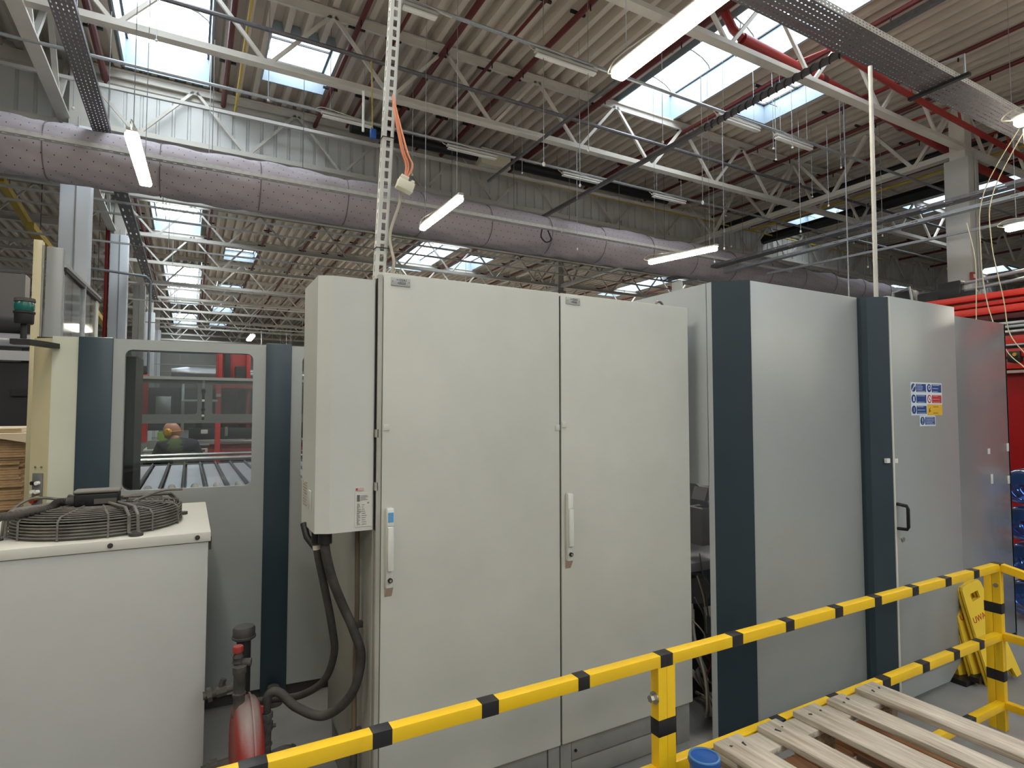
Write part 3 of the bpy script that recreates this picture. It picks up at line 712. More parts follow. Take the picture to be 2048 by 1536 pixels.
# ================================================================ wall-mounted cooling unit
t = thing('wall_cooling_unit', 'white wall-mounted cooling unit on the left flank of the grey cabinet', 'cooling unit', (.51, 2.36, 1.25))
bo = MB().prism([(.408, 2.50), (.409, 2.226), (.456, 2.202), (.616, 2.202), (.616, 2.50)], 'z', 1.252, 2.204).build('housing', ACW, t, smooth=20)
lb = MB().box(.549, .612, 2.199, 2.202, 1.268, 1.398).build('data_label', LBL, bo, smooth=0)
m = MB(); random.seed(3); z = 1.355
m.box(.5555, .566, 2.1975, 2.199, 1.362, 1.386); m.box(.5945, .5965, 2.198, 2.199, 1.352, 1.358); m.box(.599, .601, 2.198, 2.199, 1.352, 1.358)
for k in range(20):
    zz = 1.352-k*.0040; m.box(.5555, .5555+random.uniform(.006, .016), 2.198, 2.199, zz, zz+.0014)
    if k % 2: m.box(.5735, .5735+random.uniform(.006, .02), 2.198, 2.199, zz, zz+.0014)
for k in range(4): m.box(.569, .569+random.uniform(.012, .03), 2.198, 2.199, 1.382-k*.005, 1.3834-k*.005)
m.build('label_print', INK, bo, smooth=0)
MB().box(.551, .582, 2.199, 2.202, 1.402, 1.412).build('red_sticker', mat('sticker_pink', (206,170,168), .5), bo, smooth=0)
MB().box(.552, .558, 2.198, 2.199, 1.403, 1.411).build('red_mark', SIGNR, bo, smooth=0)
m = MB()
for k in range(9):
    for j in range(3): m.box(.4055, .408, 2.46-.03*j-.016, 2.46-.03*j, 1.33+k*.011, 1.335+k*.011)
m.build('side_print', mat('faded_ink', (164,156,140), .6), bo, smooth=0)
MB().box(.403, .408, 2.29, 2.33, 1.33, 1.40, .001).build('side_plate', ACW, bo)
MB().box(.622, .632, 2.19, 2.21, 1.25, 2.21).build('mounting_gasket', GAP, t)
m = MB(); m.cyl((.433, 2.32, 1.252), (.433, 2.32, 1.20), .017); m.tube([(.40, 2.40, 1.262), (.408, 2.37, 1.215), (.436, 2.325, 1.175)], .013, 10)
m.build('hose_fitting', BLK, t)
m = MB(); m.cyl((.456, 2.272, 1.252), (.456, 2.272, 1.205), .026); m.build('hose_elbow', BLK, t)
def hose(lab, pts, r):
    t = thing('coolant_hose', lab, 'hose', pts[0]); MB().tube(pts, r, 14, smooth=10).build('tube', HOSE, t)
    a = Vector(pts[0]); b = Vector(pts[1]); MB().tube([a+(b-a)*.25, a+(b-a)*.5], r*1.12, 14).build('clamp', CREAM, t)
hose('thinner black coolant hose curving down to the pipework, left of the two', [(.433, 2.32, 1.21), (.443,2.32,1.141), (.465,2.32,1.037), (.501,2.34,.869), (.519,2.38,.749), (.496,2.45,.623), (.426,2.55,.54), (.332,2.62,.517), (.27,2.66,.505)], .0145)
hose('thicker grey-black coolant hose sagging low beside the cabinet', [(.456,2.272,1.235), (.459,2.275,1.178), (.484,2.27,1.071), (.524,2.27,.967), (.562,2.26,.876), (.591,2.25,.766), (.56,2.27,.626), (.478,2.35,.535), (.39,2.42,.556), (.336,2.48,.598), (.302,2.5,.595), (.289,2.5,.562), (.29,2.5,.50)], .0175)
t = thing('side_conduit', 'brown rigid conduit clipped vertically to the cabinet flank', 'pipe', (.60, 2.35, FL))
MB().tube([(.595, 2.345, 1.26), (.597, 2.34, .95), (.590, 2.34, .60), (.590, 2.34, .44)], .0095, 10).build('tube', BROWN, t); MB().tube([(.590,2.34,.44),(.590,2.34,FL)], .014, 10).build('lower_tube', DUSTG, t)
for z in (.86, .45): MB().box(.578, .628, 2.328, 2.352, z-.012, z+.012, .003).build('clip', DUSTG, t)

# ================================================================ chiller with roof fan
CHX, CHY, CHZ = .083, 2.64, 1.22
t = thing('chiller', 'large white chiller box with a caged roof fan, front left', 'chiller', (-.5, 3.05, FL))
MB().box(-1.05, CHX-.004, CHY+.004, 3.50, FL, CHZ-.04, .004).build('housing', mat('chiller_enamel', (190,190,184), .4, var=.08, scale=2, spec=.5), t)
l = MB().box(-1.06, CHX+.004, CHY-.004, 3.51, CHZ-.038, CHZ, .003).build('lid', mat('chiller_lid', (214,211,200), .45, var=.06, scale=4), t)
for x in (-.62, -.245, .040): MB().cyl((x, CHY-.010, CHZ-.019), (x, CHY-.004, CHZ-.019), .009, seg=12).cyl((x, CHY-.014, CHZ-.019), (x, CHY-.009, CHZ-.019), .0055, seg=6).build('bolt', DUSTG, l)
MB().box(CHX-.002, CHX+.008, 2.68, 2.70, CHZ-.08, CHZ-.03).build('latch', DUSTG, t)
FX, FY = -.318, 2.985
g = MB()
for k in range(6): g.ring((FX, FY, CHZ+.012+k*.0115), .300-.001*k, .0032, 'z', 56, 5)
for k in range(9): 
    R_ = .292-k*.021; g.ring((FX, FY, CHZ+.078+.020*math.sin(min(1, k/7)*PI/2)), R_, .0030, 'z', 52, 5)
fg = g.build('fan_guard', DUSTB, t)
for k in range(12):
    a = 2*PI*k/12+.2; ca, sa = math.cos(a), math.sin(a)
    MB().tube([(FX+.302*ca, FY+.302*sa, CHZ), (FX+.302*ca, FY+.302*sa, CHZ+.07), (FX+.285*ca, FY+.285*sa, CHZ+.086), (FX+.10*ca, FY+.10*sa, CHZ+.104)], .004, 6).build('radial_wire', DUSTB, fg)
for k in range(4):
    a = PI/4+PI/2*k-.32; ca, sa = math.cos(a), math.sin(a); tx, ty = -sa, ca
    for s_ in (-.016, .016):
        ox, oy = tx*s_, ty*s_
        MB().tube([(FX+.335*ca+ox, FY+.335*sa+oy, CHZ+.008), (FX+.312*ca+ox, FY+.312*sa+oy, CHZ+.012), (FX+.308*ca+ox, FY+.308*sa+oy, CHZ+.075), (FX+.275*ca+ox, FY+.275*sa+oy, CHZ+.105), (FX+.08*ca+ox, FY+.08*sa+oy, CHZ+.112)], .0062, 8).build('support_strap', DUSTB, fg)
    MB().cyl((FX+.335*ca, FY+.335*sa, CHZ), (FX+.335*ca, FY+.335*sa, CHZ+.012), .024, seg=14).build('foot', DUSTG, fg)
MB().lathe([(.285, 0), (.290, .055), (.283, .055), (.278, 0)], (FX, FY, CHZ), seg=40).build('fan_shroud', DUSTB, t)
MB().cyl((FX, FY, CHZ-.02), (FX, FY, CHZ+.09), .105, seg=28).build('fan_motor', BLK, t)
MB().cyl((FX, FY, CHZ+.0005), (FX, FY, CHZ+.003), .277, seg=40).build('fan_well', GAP, t)
for k in range(5):
    a = 2*PI*k/5+.5
    Mx = Matrix.Translation((FX, FY, CHZ+.03)) @ Matrix.Rotation(a, 4, 'Z') @ Matrix.Rotation(math.radians(24), 4, 'X')
    MB().box(.09, .268, -.05, .05, -.002, .002, M=Mx).build('fan_blade', BLKM, t)
jb = MB(); jb.box(-.392, -.242, 2.868, 2.950, CHZ+.098, CHZ+.150, .008, 3); jb = jb.build('terminal_box', BLK, t)
MB().box(-.395, -.239, 2.865, 2.953, CHZ+.150, CHZ+.163, .006, 3).build('terminal_lid', mat('dusty_grey_lid', (128,124,116), .8, var=.2, scale=12), jb)
MB().box(-.325, -.250, 2.864, 2.869, CHZ+.108, CHZ+.128).build('terminal_sticker', mat('faded_sticker', (92,88,82), .7), jb)
MB().cyl((-.362, 2.862, CHZ+.118), (-.362, 2.870, CHZ+.118), .010, seg=16).build('knockout', GAP, jb)
MB().cyl((-.42, 2.91, CHZ+.118), (-.388, 2.91, CHZ+.118), .018, seg=12).build('cable_gland', DUSTG, jb)
pts = spline([Vector(p) for p in ((-.415, 2.91, CHZ+.118), (-.445, 2.90, CHZ+.118), (-.47, 2.87, CHZ+.100), (-.53, 2.80, CHZ+.098), (-.62, 2.74, CHZ+.092), (-.72, 2.69, CHZ+.065), (-.88, 2.63, CHZ+.045), (-1.1, 2.56, CHZ+.04))], 26)
o = MB().tube(pts, [(.0165 if i % 4 < 2 else .0135) for i in range(len(pts))], 12).build('corrugated_conduit', HOSE); tag(o, 'dusty corrugated conduit running left from the fan terminal box', 'conduit')
for (pp) in (((-.40, 2.95, CHZ+.115), (-.55, 3.02, CHZ+.125), (-.63, 2.95, CHZ+.06)), ((-.20, 2.93, CHZ+.10), (-.10, 3.02, CHZ+.128), (-.02, 3.06, CHZ+.125))):
    o = MB().tube(pp, .006, 6, smooth=6).build('guard_rod', DUSTB, t)
# ---------------------------------------------------------------- pipework between chiller and cabinet
t = thing('expansion_tank', 'flat red dusty expansion tank standing beside the chiller', 'tank', (.216, 2.42, FL))
pr = []
for k in range(13):
    a = -PI/2+PI*k/12; pr.append((.235*math.cos(a)**.38 if math.cos(a) > 1e-6 else 0.0, .045*math.sin(a)))
MB().lathe([(0, -.05), (.16, -.05), (.195, -.045), (.216, -.03), (.222, -.01), (.222, .01), (.216, .03), (.195, .045), (.16, .05), (0, .05)], (.214, 2.42, .405), 'x', 48).build('shell', TANKM, t, smooth=50)
MB().lathe([(.222, -.003), (.229, -.003), (.229, .003), (.222, .003)], (.226, 2.42, .405), 'x', 48).build('seam_rim', TANKM, t)
MB().box(.19, .24, 2.36, 2.48, FL, .20).build('stand', DUSTG, t)
MB().cyl((.262, 2.40, .575), (.262, 2.40, .60), .006).build('valve_stub', REDB, t)
t = thing('vent_riser', 'black vertical riser pipe with wide dusty cap behind the red tank', 'pipe', (.208, 2.55, FL))
MB().cyl((.208, 2.55, .50), (.208, 2.55, .82), .026, seg=20).build('pipe', BLK, t)
MB().lathe([(.026, .80), (.034, .805), (.044, .812), (.044, .818), (.041, .82), (.041, .848), (.036, .855), (0, .857)], (.208, 2.55, 0), seg=24).build('cap', mat('dusty_black_cap', (60,58,55), .6, var=.4, scale=20), t)
MB().cyl((.208, 2.55, FL), (.208, 2.55, .50), .018).build('lower_pipe', DUSTG, t)
t = thing('safety_valve_stack', 'dusty valve stack with small red cap rising from the tank', 'valve', (.196, 2.42, .62))
MB().lathe([(.024, .585), (.024, .60), (.020, .605), (.020, .655), (.024, .66), (.024, .668), (.020, .672), (.020, .735), (.024, .74), (.024, .765), (.012, .768), (0, .768)], (.185, 2.42, -.01), seg=20).build('body', DUSTG, t)
MB().lathe([(.015, .758), (.020, .762), (.016, .775), (.019, .782), (.015, .792), (.012, .80)], (.180, 2.44, 0), seg=16).build('neck', DUSTG, t)
MB().lathe([(.018, .80), (.019, .818), (.017, .822), (0, .822)], (.180, 2.44, 0), seg=18).build('red_cap', REDB, t)
MB().cyl((.19, 2.44, .758), (.225, 2.43, .758), .015).build('side_outlet', DUSTG, t)
def dpipe(lab, pts, r, flanges=()):
    t = thing('supply_pipe', lab, 'pipe', pts[0]); MB().tube(pts, r, 14, smooth=5).build('tube', DUSTG, t)
    for (a, b, rr) in flanges: MB().cyl(a, b, rr, seg=8).build('union_nut', DUSTG, t)
dpipe('dusty upper stub pipe with ball valve from chiller to riser', [(.07, 2.55, .618), (.12, 2.55, .622), (.195, 2.55, .632)], .015, (((.085,2.55,.618),(.10,2.55,.62),.028), ((.115,2.55,.622),(.15,2.55,.626),.022), ((.128,2.55,.63),(.14,2.55,.668),.012)))
dpipe('dusty lower pipe with union running from chiller to red tank', [(.07, 2.55, .335), (.12, 2.55, .34), (.20, 2.55, .345)], .022, (((.10,2.55,.338),(.125,2.55,.34),.034), ((.085,2.55,.337),(.095,2.55,.337),.026)))
dpipe('dusty vertical pipe with valve that the thick hose plugs into', [(.29, 2.50, .52), (.29, 2.50, .44), (.29, 2.50, .37), (.292, 2.50, .33)], .019, (((.29,2.5,.505),(.29,2.5,.525),.024), ((.29,2.5,.46),(.29,2.5,.49),.025), ((.29,2.5,.47),(.325,2.5,.47),.008), ((.29,2.5,.40),(.29,2.5,.41),.023)))
dpipe('dusty pipe elbow turning down beside the vertical valve pipe', [(.24, 2.50, .335), (.30, 2.50, .35), (.36, 2.50, .362), (.388, 2.50, .345), (.392, 2.50, .30), (.392, 2.5, FL)], .021, (((.376,2.5,.36),(.384,2.5,.352),.027), ((.392,2.5,.315),(.392,2.5,.325),.027)))

# ================================================================ left machine (slightly rotated)
LM = thing('printing_machine_guard', 'grey-green machine enclosure with dark strips and rounded guard window, at left', 'machine enclosure', (.386, 3.66, 0), rot=-math.radians(5.0), local=True)
def wpt(x, y):   # local -> world
    c, s_ = math.cos(-math.radians(5)), math.sin(-math.radians(5)); return (.386+x*c-y*s_, 3.66+x*s_+y*c)
TOP = 2.085
def L_(mb, n, m_, parent=LM, **k): return mb.build(n, m_, parent, **k)
# front panels, local x: strip2 at 0..0.14
def panel_with_hole(mb, x0, x1, z0, z1, hx0, hx1, hz0, hz1, y0, y1, r=.035):
    out = [(x0, z0), (x1, z0), (x1, z1), (x0, z1)]; hole = []
    for (cx_, cz, a0) in ((hx1-r, hz0+r, -PI/2), (hx1-r, hz1-r, 0), (hx0+r, hz1-r, PI/2), (hx0+r, hz0+r, PI)):
        for k in range(5): a = a0+PI/2*k/4; hole.append((cx_+r*math.cos(a), cz+r*math.sin(a)))
    # quads: connect outer corners with hole arcs
    def face(lst):
        A = [mb.bm.verts.new((p[0], y0, p[1])) for p in lst]; B = [mb.bm.verts.new((p[0], y1, p[1])) for p in lst]
        mb.bm.faces.new(A); mb.bm.faces.new(B[::-1]); n = len(lst)
        for i in range(n): mb.bm.faces.new((A[i], B[i], B[(i+1) % n], A[(i+1) % n]))
    br, tr_, tl, bl = hole[0:5], hole[5:10], hole[10:15], hole[15:20]
    face([out[0], out[1]]+[br[2], br[1], br[0], bl[4], bl[3], bl[2]])
    face([out[1], out[2]]+[tr_[2], tr_[1], tr_[0], br[4], br[3], br[2]])
    face([out[2], out[3]]+[tl[2], tl[1], tl[0], tr_[4], tr_[3], tr_[2]])
    face([out[3], out[0]]+[bl[2], bl[1], bl[0], tl[4], tl[3], tl[2]])
    return mb
HW = (-.695, -.068, 1.275, 2.03)
wp = L_(panel_with_hole(MB(), -.748, 0, .12, TOP, HW[0], HW[1], HW[2], HW[3], 0, .03), 'window_panel', MACH, smooth=30)
MB().box(HW[0]-.02, HW[1]+.02, .031, .037, HW[2]-.02, HW[3]+.02).build('guard_pane', GLASSM, wp, smooth=0)
L_(MB().box(0, .14, -.012, .05, FL+.02, TOP+.01, .006), 'dark_strip', STRIP)
L_(MB().box(-.90, -.748, -.012, .05, .12, TOP+.004, .006), 'dark_strip', STRIP)
wp2 = L_(panel_with_hole(MB(), .14, 1.75, .12, TOP, .20, 1.68, 1.275, 2.03, 0, .03), 'window_panel', MACH, smooth=30)
MB().box(.18, 1.70, .031, .037, 1.26, 2.045).build('guard_pane', GLASSM, wp2, smooth=0)
L_(MB().prism([(-.90, .04), (-.90, 0), (-1.01, -.006), (-1.01, .06)], 'z', .12, TOP), 'corner_panel', mat('machine_paint_cream', (196,198,180), .36, var=.06, scale=2), smooth=20)
cb = L_(MB().prism([(-1.01, .06), (-1.01, -.006), (-1.10, .05), (-1.10, .30), (-1.01, .30)], 'z', .12, TOP-.01), 'beige_corner_column', BEIGE, smooth=20)
L_(MB().box(-1.09, 1.74, .03, .07, FL, .13), 'base_skirt', mat('dark_base', (70,68,64), .7, var=.2, scale=10))
L_(MB().box(-1.08, -.88, .07, .35, .1, 2.04).box(-1.09, 1.74, .05, .35, TOP-.03, TOP-.001), 'inner_frame', BLKM)
# inside of the enclosure, left dark post
L_(MB().box(-.76, -.66, .10, .34, .3, 2.0), 'inner_post', mat('dark_machine_steel', (58,60,60), .5, var=.3, scale=10))
fl = L_(MB().lathe([(.05, FL), (.05, .10), (.03, .15), (0, .16)], (.07, -.06, 0), seg=16), 'foot', DUSTG)
# push-button plate on the beige column
ang = math.atan2(.056, -.09)
Mp = Matrix.Translation((-1.055, .018, 1.30)) @ Matrix.Rotation(-math.atan2(.056, .09), 4, 'Z')
bp = MB().box(-.027, .027, -.008, .004, -.095, .085, .003, M=Mp).build('button_plate', GREYP, cb)
bs = [(-.011, .036, BLKM), (.013, .036, WHT), (-.011, -.008, WHT), (.013, -.008, WHT), (-.008, -.05, REDB), (.015, -.038, SIGNY)]
for (bx_, bz, mm) in bs:
    k = MB(); k.tube([Mp @ Vector((bx_, -.008, bz)), Mp @ Vector((bx_, -.026, bz))], .0095 if mm is not REDB else .016, 14); k.build('push_button', mm, bp)
for bx_ in (-.018, .018): MB().tube([Mp @ Vector((bx_, 0, .115)), Mp @ Vector((bx_, -.004, .115))], .005, 10).build('screw', GREYP, bp)
# signal beacon on bracket
bxw, byw = wpt(-1.085, -.16)
t = thing('signal_beacon', 'green signal beacon on a black arm at the left machine corner', 'signal lamp', (bxw, byw, 2.03))
MB().lathe([(0, 2.245), (.040, 2.245), (.042, 2.235), (.042, 2.228), (.038, 2.226)], (bxw, byw, 0), seg=24).build('top_cap', DUSTG, t)
MB().lathe([(.037, 2.226), (.040, 2.215), (.040, 2.195), (.037, 2.184)], (bxw, byw, 0), seg=24).build('lens', GREEN, t)
MB().lathe([(.038, 2.184), (.043, 2.18), (.043, 2.172), (.039, 2.168), (.038, 2.125), (.034, 2.12), (0, 2.12)], (bxw, byw, 0), seg=24).build('base_ring', BLK, t)
MB().cyl((bxw, byw, 2.125), (bxw, byw, 2.05), .013).build('stem', BLK, t)
MB().prism([(bxw-.045, byw-.03), (bxw+.03, byw-.035), (bxw+.085, byw+.05), (bxw+.12, byw+.14), (bxw+.08, byw+.14), (bxw+.02, byw+.03), (bxw-.04, byw+.02)], 'z', 2.02, 2.045).build('arm', BLK, t)
# raised guard frame behind it
t = thing('raised_guard_frame', 'tall beige and grey guard frame with clear panes behind the left machine corner', 'guard frame', (-.80, 4.6, 2.05))
MB().box(-.815, -.772, 4.28, 4.34, FL, 2.70, .003).build('post', BEIGE, t)
MB().box(-.757, -.677, 4.30, 4.36, FL, 2.672, .003).build('grey_post', mat('grey_hammer_paint', (138,140,140), .4), t)
MB().box(-.769, -.762, 4.27, 4.30, 2.03, 2.67).build('chrome_bar', STEEL, t)
for (z0, z1) in ((2.575, 2.60), (2.55, 2.562)): MB().beam((-.68, 4.34, z0), (-.66, 5.75, z0+.06-.02), .03, .02).build('top_rail', BLKM if z0 < 2.57 else GALV, t)
MB().box(-.69, -.66, 5.60, 5.72, FL, 2.63, .003).build('end_post', mat('pale_guard_post', (196,198,190), .4), t)
MB().box(-.685, -.655, 5.0, 5.03, 2.03, 2.58).build('middle_post', GALV, t)
MB().box(-.676, -.670, 4.36, 5.60, 2.03, 2.58).build('clear_pane', GLASSM, t, smooth=0)
# ---------------------------------------------------------------- inside view: slatted feeder table
t = thing('slatted_table', 'metal slatted conveyor table seen through the guard window', 'conveyor', (.15, 5.3, FL))
for k in range(13):
    x0 = -.52+k*.128
    MB().prism([(x0, 1.19), (x0+.005, 1.20), (x0+.098, 1.20), (x0+.103, 1.19)], 'y', 4.35, 6.25).build('slat', SLATM, t, smooth=0)
    MB().prism([(x0+.103, 1.175), (x0+.103, 1.215), (x0+.11, 1.222), (x0+.117, 1.215), (x0+.117, 1.175)], 'y', 4.0, 6.3).build('rail', mat('slot_rail', (120,122,126), .4, metal=.5), t, smooth=0)
    MB().cyl((x0+.05, 3.98, 1.205), (x0+.05, 4.30, 1.215), .022, seg=12).build('roller', mat('pale_roller', (190,184,174), .6), t)
MB().box(-.6, 1.3, 3.95, 6.3, 1.10, 1.17).build('frame', BLKM, t); MB().box(-.55, 1.25, 6.30, 6.42, 1.16, 1.20).build('cross_beam', mat('dark_machine_steel', (0,0,0)), t)
MB().tube([(-.52, 6.45, 1.235), (1.3, 6.45, 1.235)], .02, 10).build('chrome_rod', STEEL, t); MB().tube([(-.4, 6.7, 1.26), (1.3, 6.7, 1.265)], .016, 10).build('chrome_rod', STEEL, t)
for x in (-.55, 1.2):
    for y in (4.1, 6.1): MB().box(x, x+.06, y, y+.06, FL, 1.10).build('leg', BLKM, t)
# second guard, two windows
t = thing('inner_guard_panel', 'grey guard with two rounded clear windows behind the slatted table', 'guard', (.35, 7.2, FL))
gz0, gz1 = 1.60, 2.035; GG = mat('grey_green_frame', (128,130,124), .5, var=.1)
f1 = panel_with_hole(MB(), -.56, .12, gz0, gz1, -.44, .075, gz0+.065, gz1-.04, 7.18, 7.22, .03).build('window_frame', GG, t, smooth=30)
f2 = panel_with_hole(MB(), .145, 1.5, gz0, gz1, .22, 1.4, gz0+.065, gz1-.04, 7.18, 7.22, .03).build('window_frame', GG, t, smooth=30)
MB().box(-.45, .085, 7.2, 7.204, gz0+.05, gz1-.02).build('pane', GLASSF, f1, smooth=0); MB().box(.21, 1.42, 7.2, 7.204, gz0+.05, gz1-.02).build('pane', GLASSF, f2, smooth=0)
MB().box(-.60, 1.5, 7.12, 7.24, gz1, gz1+.03).build('top_rail', mat('pale_rail', (196,196,186), .5), t); MB().box(-.56, 1.5, 7.14, 7.22, gz0-.03, gz0).build('bottom_rail', GG, t)
for z in (gz0+.1, gz0+.3): MB().box(.112, .152, 7.16, 7.18, z, z+.03).build('hinge', BLKM, t)
MB().box(-.62, -.54, 7.16, 7.24, FL, 2.06).build('post', BLKM, t)
MB().box(1.5, 1.58, 7.16, 7.24, FL, 2.06).build('post', BLKM, t)
# red machinery beyond
def redthing(lab, boxes, loc, nm='red_machine', cat='machine'):
    t = thing(nm, lab, cat, loc)
    for (n_, b, mm) in boxes: MB().box(*b, .006).build(n_, mm, t)
    return t
redthing('thick red machine column seen through the window, left of the person', [('column', (-.62, -.50, 9.4, 9.55, 1.27, 2.2), REDM), ('foot', (-.66, -.46, 9.38, 9.57, FL, 1.26), GG), ('lamp_head', (-.60,-.52,9.4,9.5,2.2,2.32), BLKM)], (-.56, 9.5, FL))
redthing('slim red machine column seen through the window, right of the person', [('column', (.33, .40, 9.4, 9.5, FL, 2.1), REDM), ('sensor', (.335, .395, 9.37, 9.4, 1.9, 1.95), WHT)], (.36, 9.5, FL))
redthing('red lift tower with dark motor, upper right of the guard window', [('back', (.36, .84, 10.3, 10.4, 2.12, 2.75), REDM), ('side_rail', (.38, .44, 10.1, 10.3, 2.1, 2.75), REDM), ('side_rail', (.78, .84, 10.1, 10.3, 2.1, 2.75), REDM), ('chain', (.47, .55, 10.2, 10.3, 2.12, 2.75), BLK), ('motor', (.62, .76, 10.0, 10.25, 2.12, 2.4), BLK), ('base', (.30, .90, 10.0, 10.4, 2.05, 2.12), REDM), ('leg', (.36, .42, 10.32, 10.4, FL, 2.05), REDM), ('leg', (.80, .86, 10.32, 10.4, FL, 2.05), REDM)], (.6, 10.2, FL))
bb = [('bed', (.0, 1.9, 9.9, 10.3, .95, 1.12), REDD), ('beam', (.0, 1.9, 9.85, 9.95, 1.2, 1.26), mat('comb_metal', (150,146,136), .5, var=.4, scale=60)), ('upper_beam', (.0, 1.9, 9.9, 10.2, 1.27, 1.44), BLK), ('red_beam', (.0, 1.9, 9.95, 10.25, 1.12, 1.21), REDD), ('back_plate', (-.7, 1.9, 10.5, 10.6, 1.4, 2.06), mat('dark_panels', (70,74,80), .6, var=.2)), ('top_red', (.45, 1.9, 10.2, 10.3, 1.5, 1.66), REDD), ('label', (.16, .25, 9.86, 9.9, 1.36, 1.42), WHT), ('bottle', (.48, .52, 9.84, 9.9, 1.32, 1.46), GG), ('rod', (.42, 1.9, 9.8, 9.83, 1.235, 1.25), STEEL), ('base', (-.6, 1.9, 9.9, 10.4, FL, .95), BLK)]
for k in range(5): bb.append(('red_block', (.1+.3*k, .2+.3*k, 9.8, 9.9, .98, 1.08), REDM))
for k in range(6): bb.append(('panel_rib', (-.2+.3*k, -.12+.3*k, 10.44, 10.5, 1.42, 2.04), BLK))
redthing('long red and black machine bed stretching behind the person', bb, (.6, 10.1, FL), 'machine_bed')
cm = [('table_top', (-.5, -.2, 8.7, 9.3, 1.18, 1.21), WHT), ('control_box', (-.46, -.34, 8.8, 9.0, 1.21, 1.32), GG), ('cabinet', (-.5, -.2, 8.75, 9.3, FL, 1.18), BLK), ('tray', (-.48, -.36, 8.45, 8.6, 1.13, 1.18), GG), ('green_crate', (-.36, -.24, 9.0, 9.2, 1.23, 1.42), mat('lime_green', (118,150,44), .5)), ('grid_panel', (-.40, -.22, 9.25, 9.3, 1.55, 1.9), ALU), ('grid_mast', (-.1, -.06, 9.25, 9.3, 1.2, 2.1), ALU), ('white_bar', (-.1, .35, 9.2, 9.24, 1.83, 1.86), WHT), ('white_bar', (-.25, .35, 9.2, 9.24, 1.62, 1.65), WHT)]
redthing('operator desk with white top and green crate left of the person', cm, (-.35, 9, FL), 'operator_desk', 'desk')
redthing('small blue container hanging at the left edge of the guard window', [('upper_tray', (-.93, -.80, 8.9, 9.1, 2.38, 2.46), mat('vivid_blue', (30,70,210), .4)), ('lower_tray', (-.93, -.80, 8.9, 9.1, 2.26, 2.35), mat('vivid_blue', (0,0,0))), ('stand', (-.90, -.84, 9.05, 9.15, FL, 2.3), BLKM)], (-.86, 9, FL), 'blue_container', 'container')
redthing('white and red printed tray right of the person', [('tray', (.08, .22, 8.5, 8.6, 1.16, 1.22), WHT), ('print', (.10, .19, 8.495, 8.5, 1.175, 1.205), REDD), ('lid', (.08, .24, 8.5, 8.7, 1.25, 1.27), mat('grey_lid', (110,114,124), .5)), ('stand', (.1, .2, 8.55, 8.65, FL, 1.16), BLK)], (.15, 8.6, FL), 'printed_tray', 'tray')
MBp = MB().tube([(-.30, 12.2, 2.40), (-.05, 12.2, 2.40), (.0, 12.2, 2.39), (2.2, 12.2, 2.39)], [.07, .11, .11, .11], 16).build('insulated_duct', ALU); tag(MBp, 'silver insulated duct seen through the top of the guard window', 'duct')

# ================================================================ person (seen from behind, head turned left and bowed)
def skin_mesh(name, verts, edges, root, m, parent, sub=2):
    me = bpy.data.meshes.new(name); me.from_pydata([v[0] for v in verts], edges, [])
    o = bpy.data.objects.new('tmp', me); C.objects.link(o)
    s = o.modifiers.new('s', 'SKIN'); s.use_smooth_shade = True
    lay = me.skin_vertices[0].data
    for i, v in enumerate(verts):
        r = v[1]; lay[i].radius = r if isinstance(r, tuple) else (r, r); lay[i].use_root = (i == root)
    sb = o.modifiers.new('u', 'SUBSURF'); sb.levels = sub; sb.render_levels = sub
    dg = bpy.context.evaluated_depsgraph_get()
    out = bpy.data.meshes.new_from_object(o.evaluated_get(dg)); bpy.data.objects.remove(o, do_unlink=True)
    return out
PX, PY = -.10, 8.0
per = thing('person', 'bald person in dark sweatshirt with green back and yellow ear protectors, head bowed', 'person', (PX, PY, FL))
def pv(x, y, z): return (PX+x, PY+y, z)
# joints: facing away (+Y), leaning forward and to the left; standing height about 1.65 m bent
J_ = [(pv(0, 0, .90), .135), (pv(-.005, .03, 1.05), (.15,.115)), (pv(-.01, .06, 1.20), (.165,.12)), (pv(-.02, .08, 1.295), (.12,.085)), (pv(-.035, .10, 1.355), .058), (pv(-.055, .125, 1.41), .055),
      (pv(-.165, .08, 1.275), .070), (pv(-.235, .12, 1.09), .052), (pv(-.20, .34, .98), .040), (pv(-.18, .42, .98), .026),
      (pv(.145, .08, 1.275), .070), (pv(.225, .12, 1.07), .052), (pv(.20, .34, .97), .040), (pv(.18, .42, .97), .026),
      (pv(-.09, 0, .86), .10), (pv(-.10, .02, .50), .065), (pv(-.10, -.02, .13), .042), (pv(-.10, .10, .085), .038),
      (pv(.09, 0, .86), .10), (pv(.10, .02, .50), .065), (pv(.10, -.02, .13), .042), (pv(.10, .10, .085), .038)]
E_ = [(0,1),(1,2),(2,3),(3,4),(4,5),(3,6),(6,7),(7,8),(8,9),(3,10),(10,11),(11,12),(12,13),(0,14),(14,15),(15,16),(16,17),(0,18),(18,19),(19,20),(20,21)]
def hands(side, base):
    v = []; e = []
    return v, e
body = skin_mesh('body', J_, E_, 0, SKIN, per)
bmh = bmesh.new(); bmh.from_mesh(body)
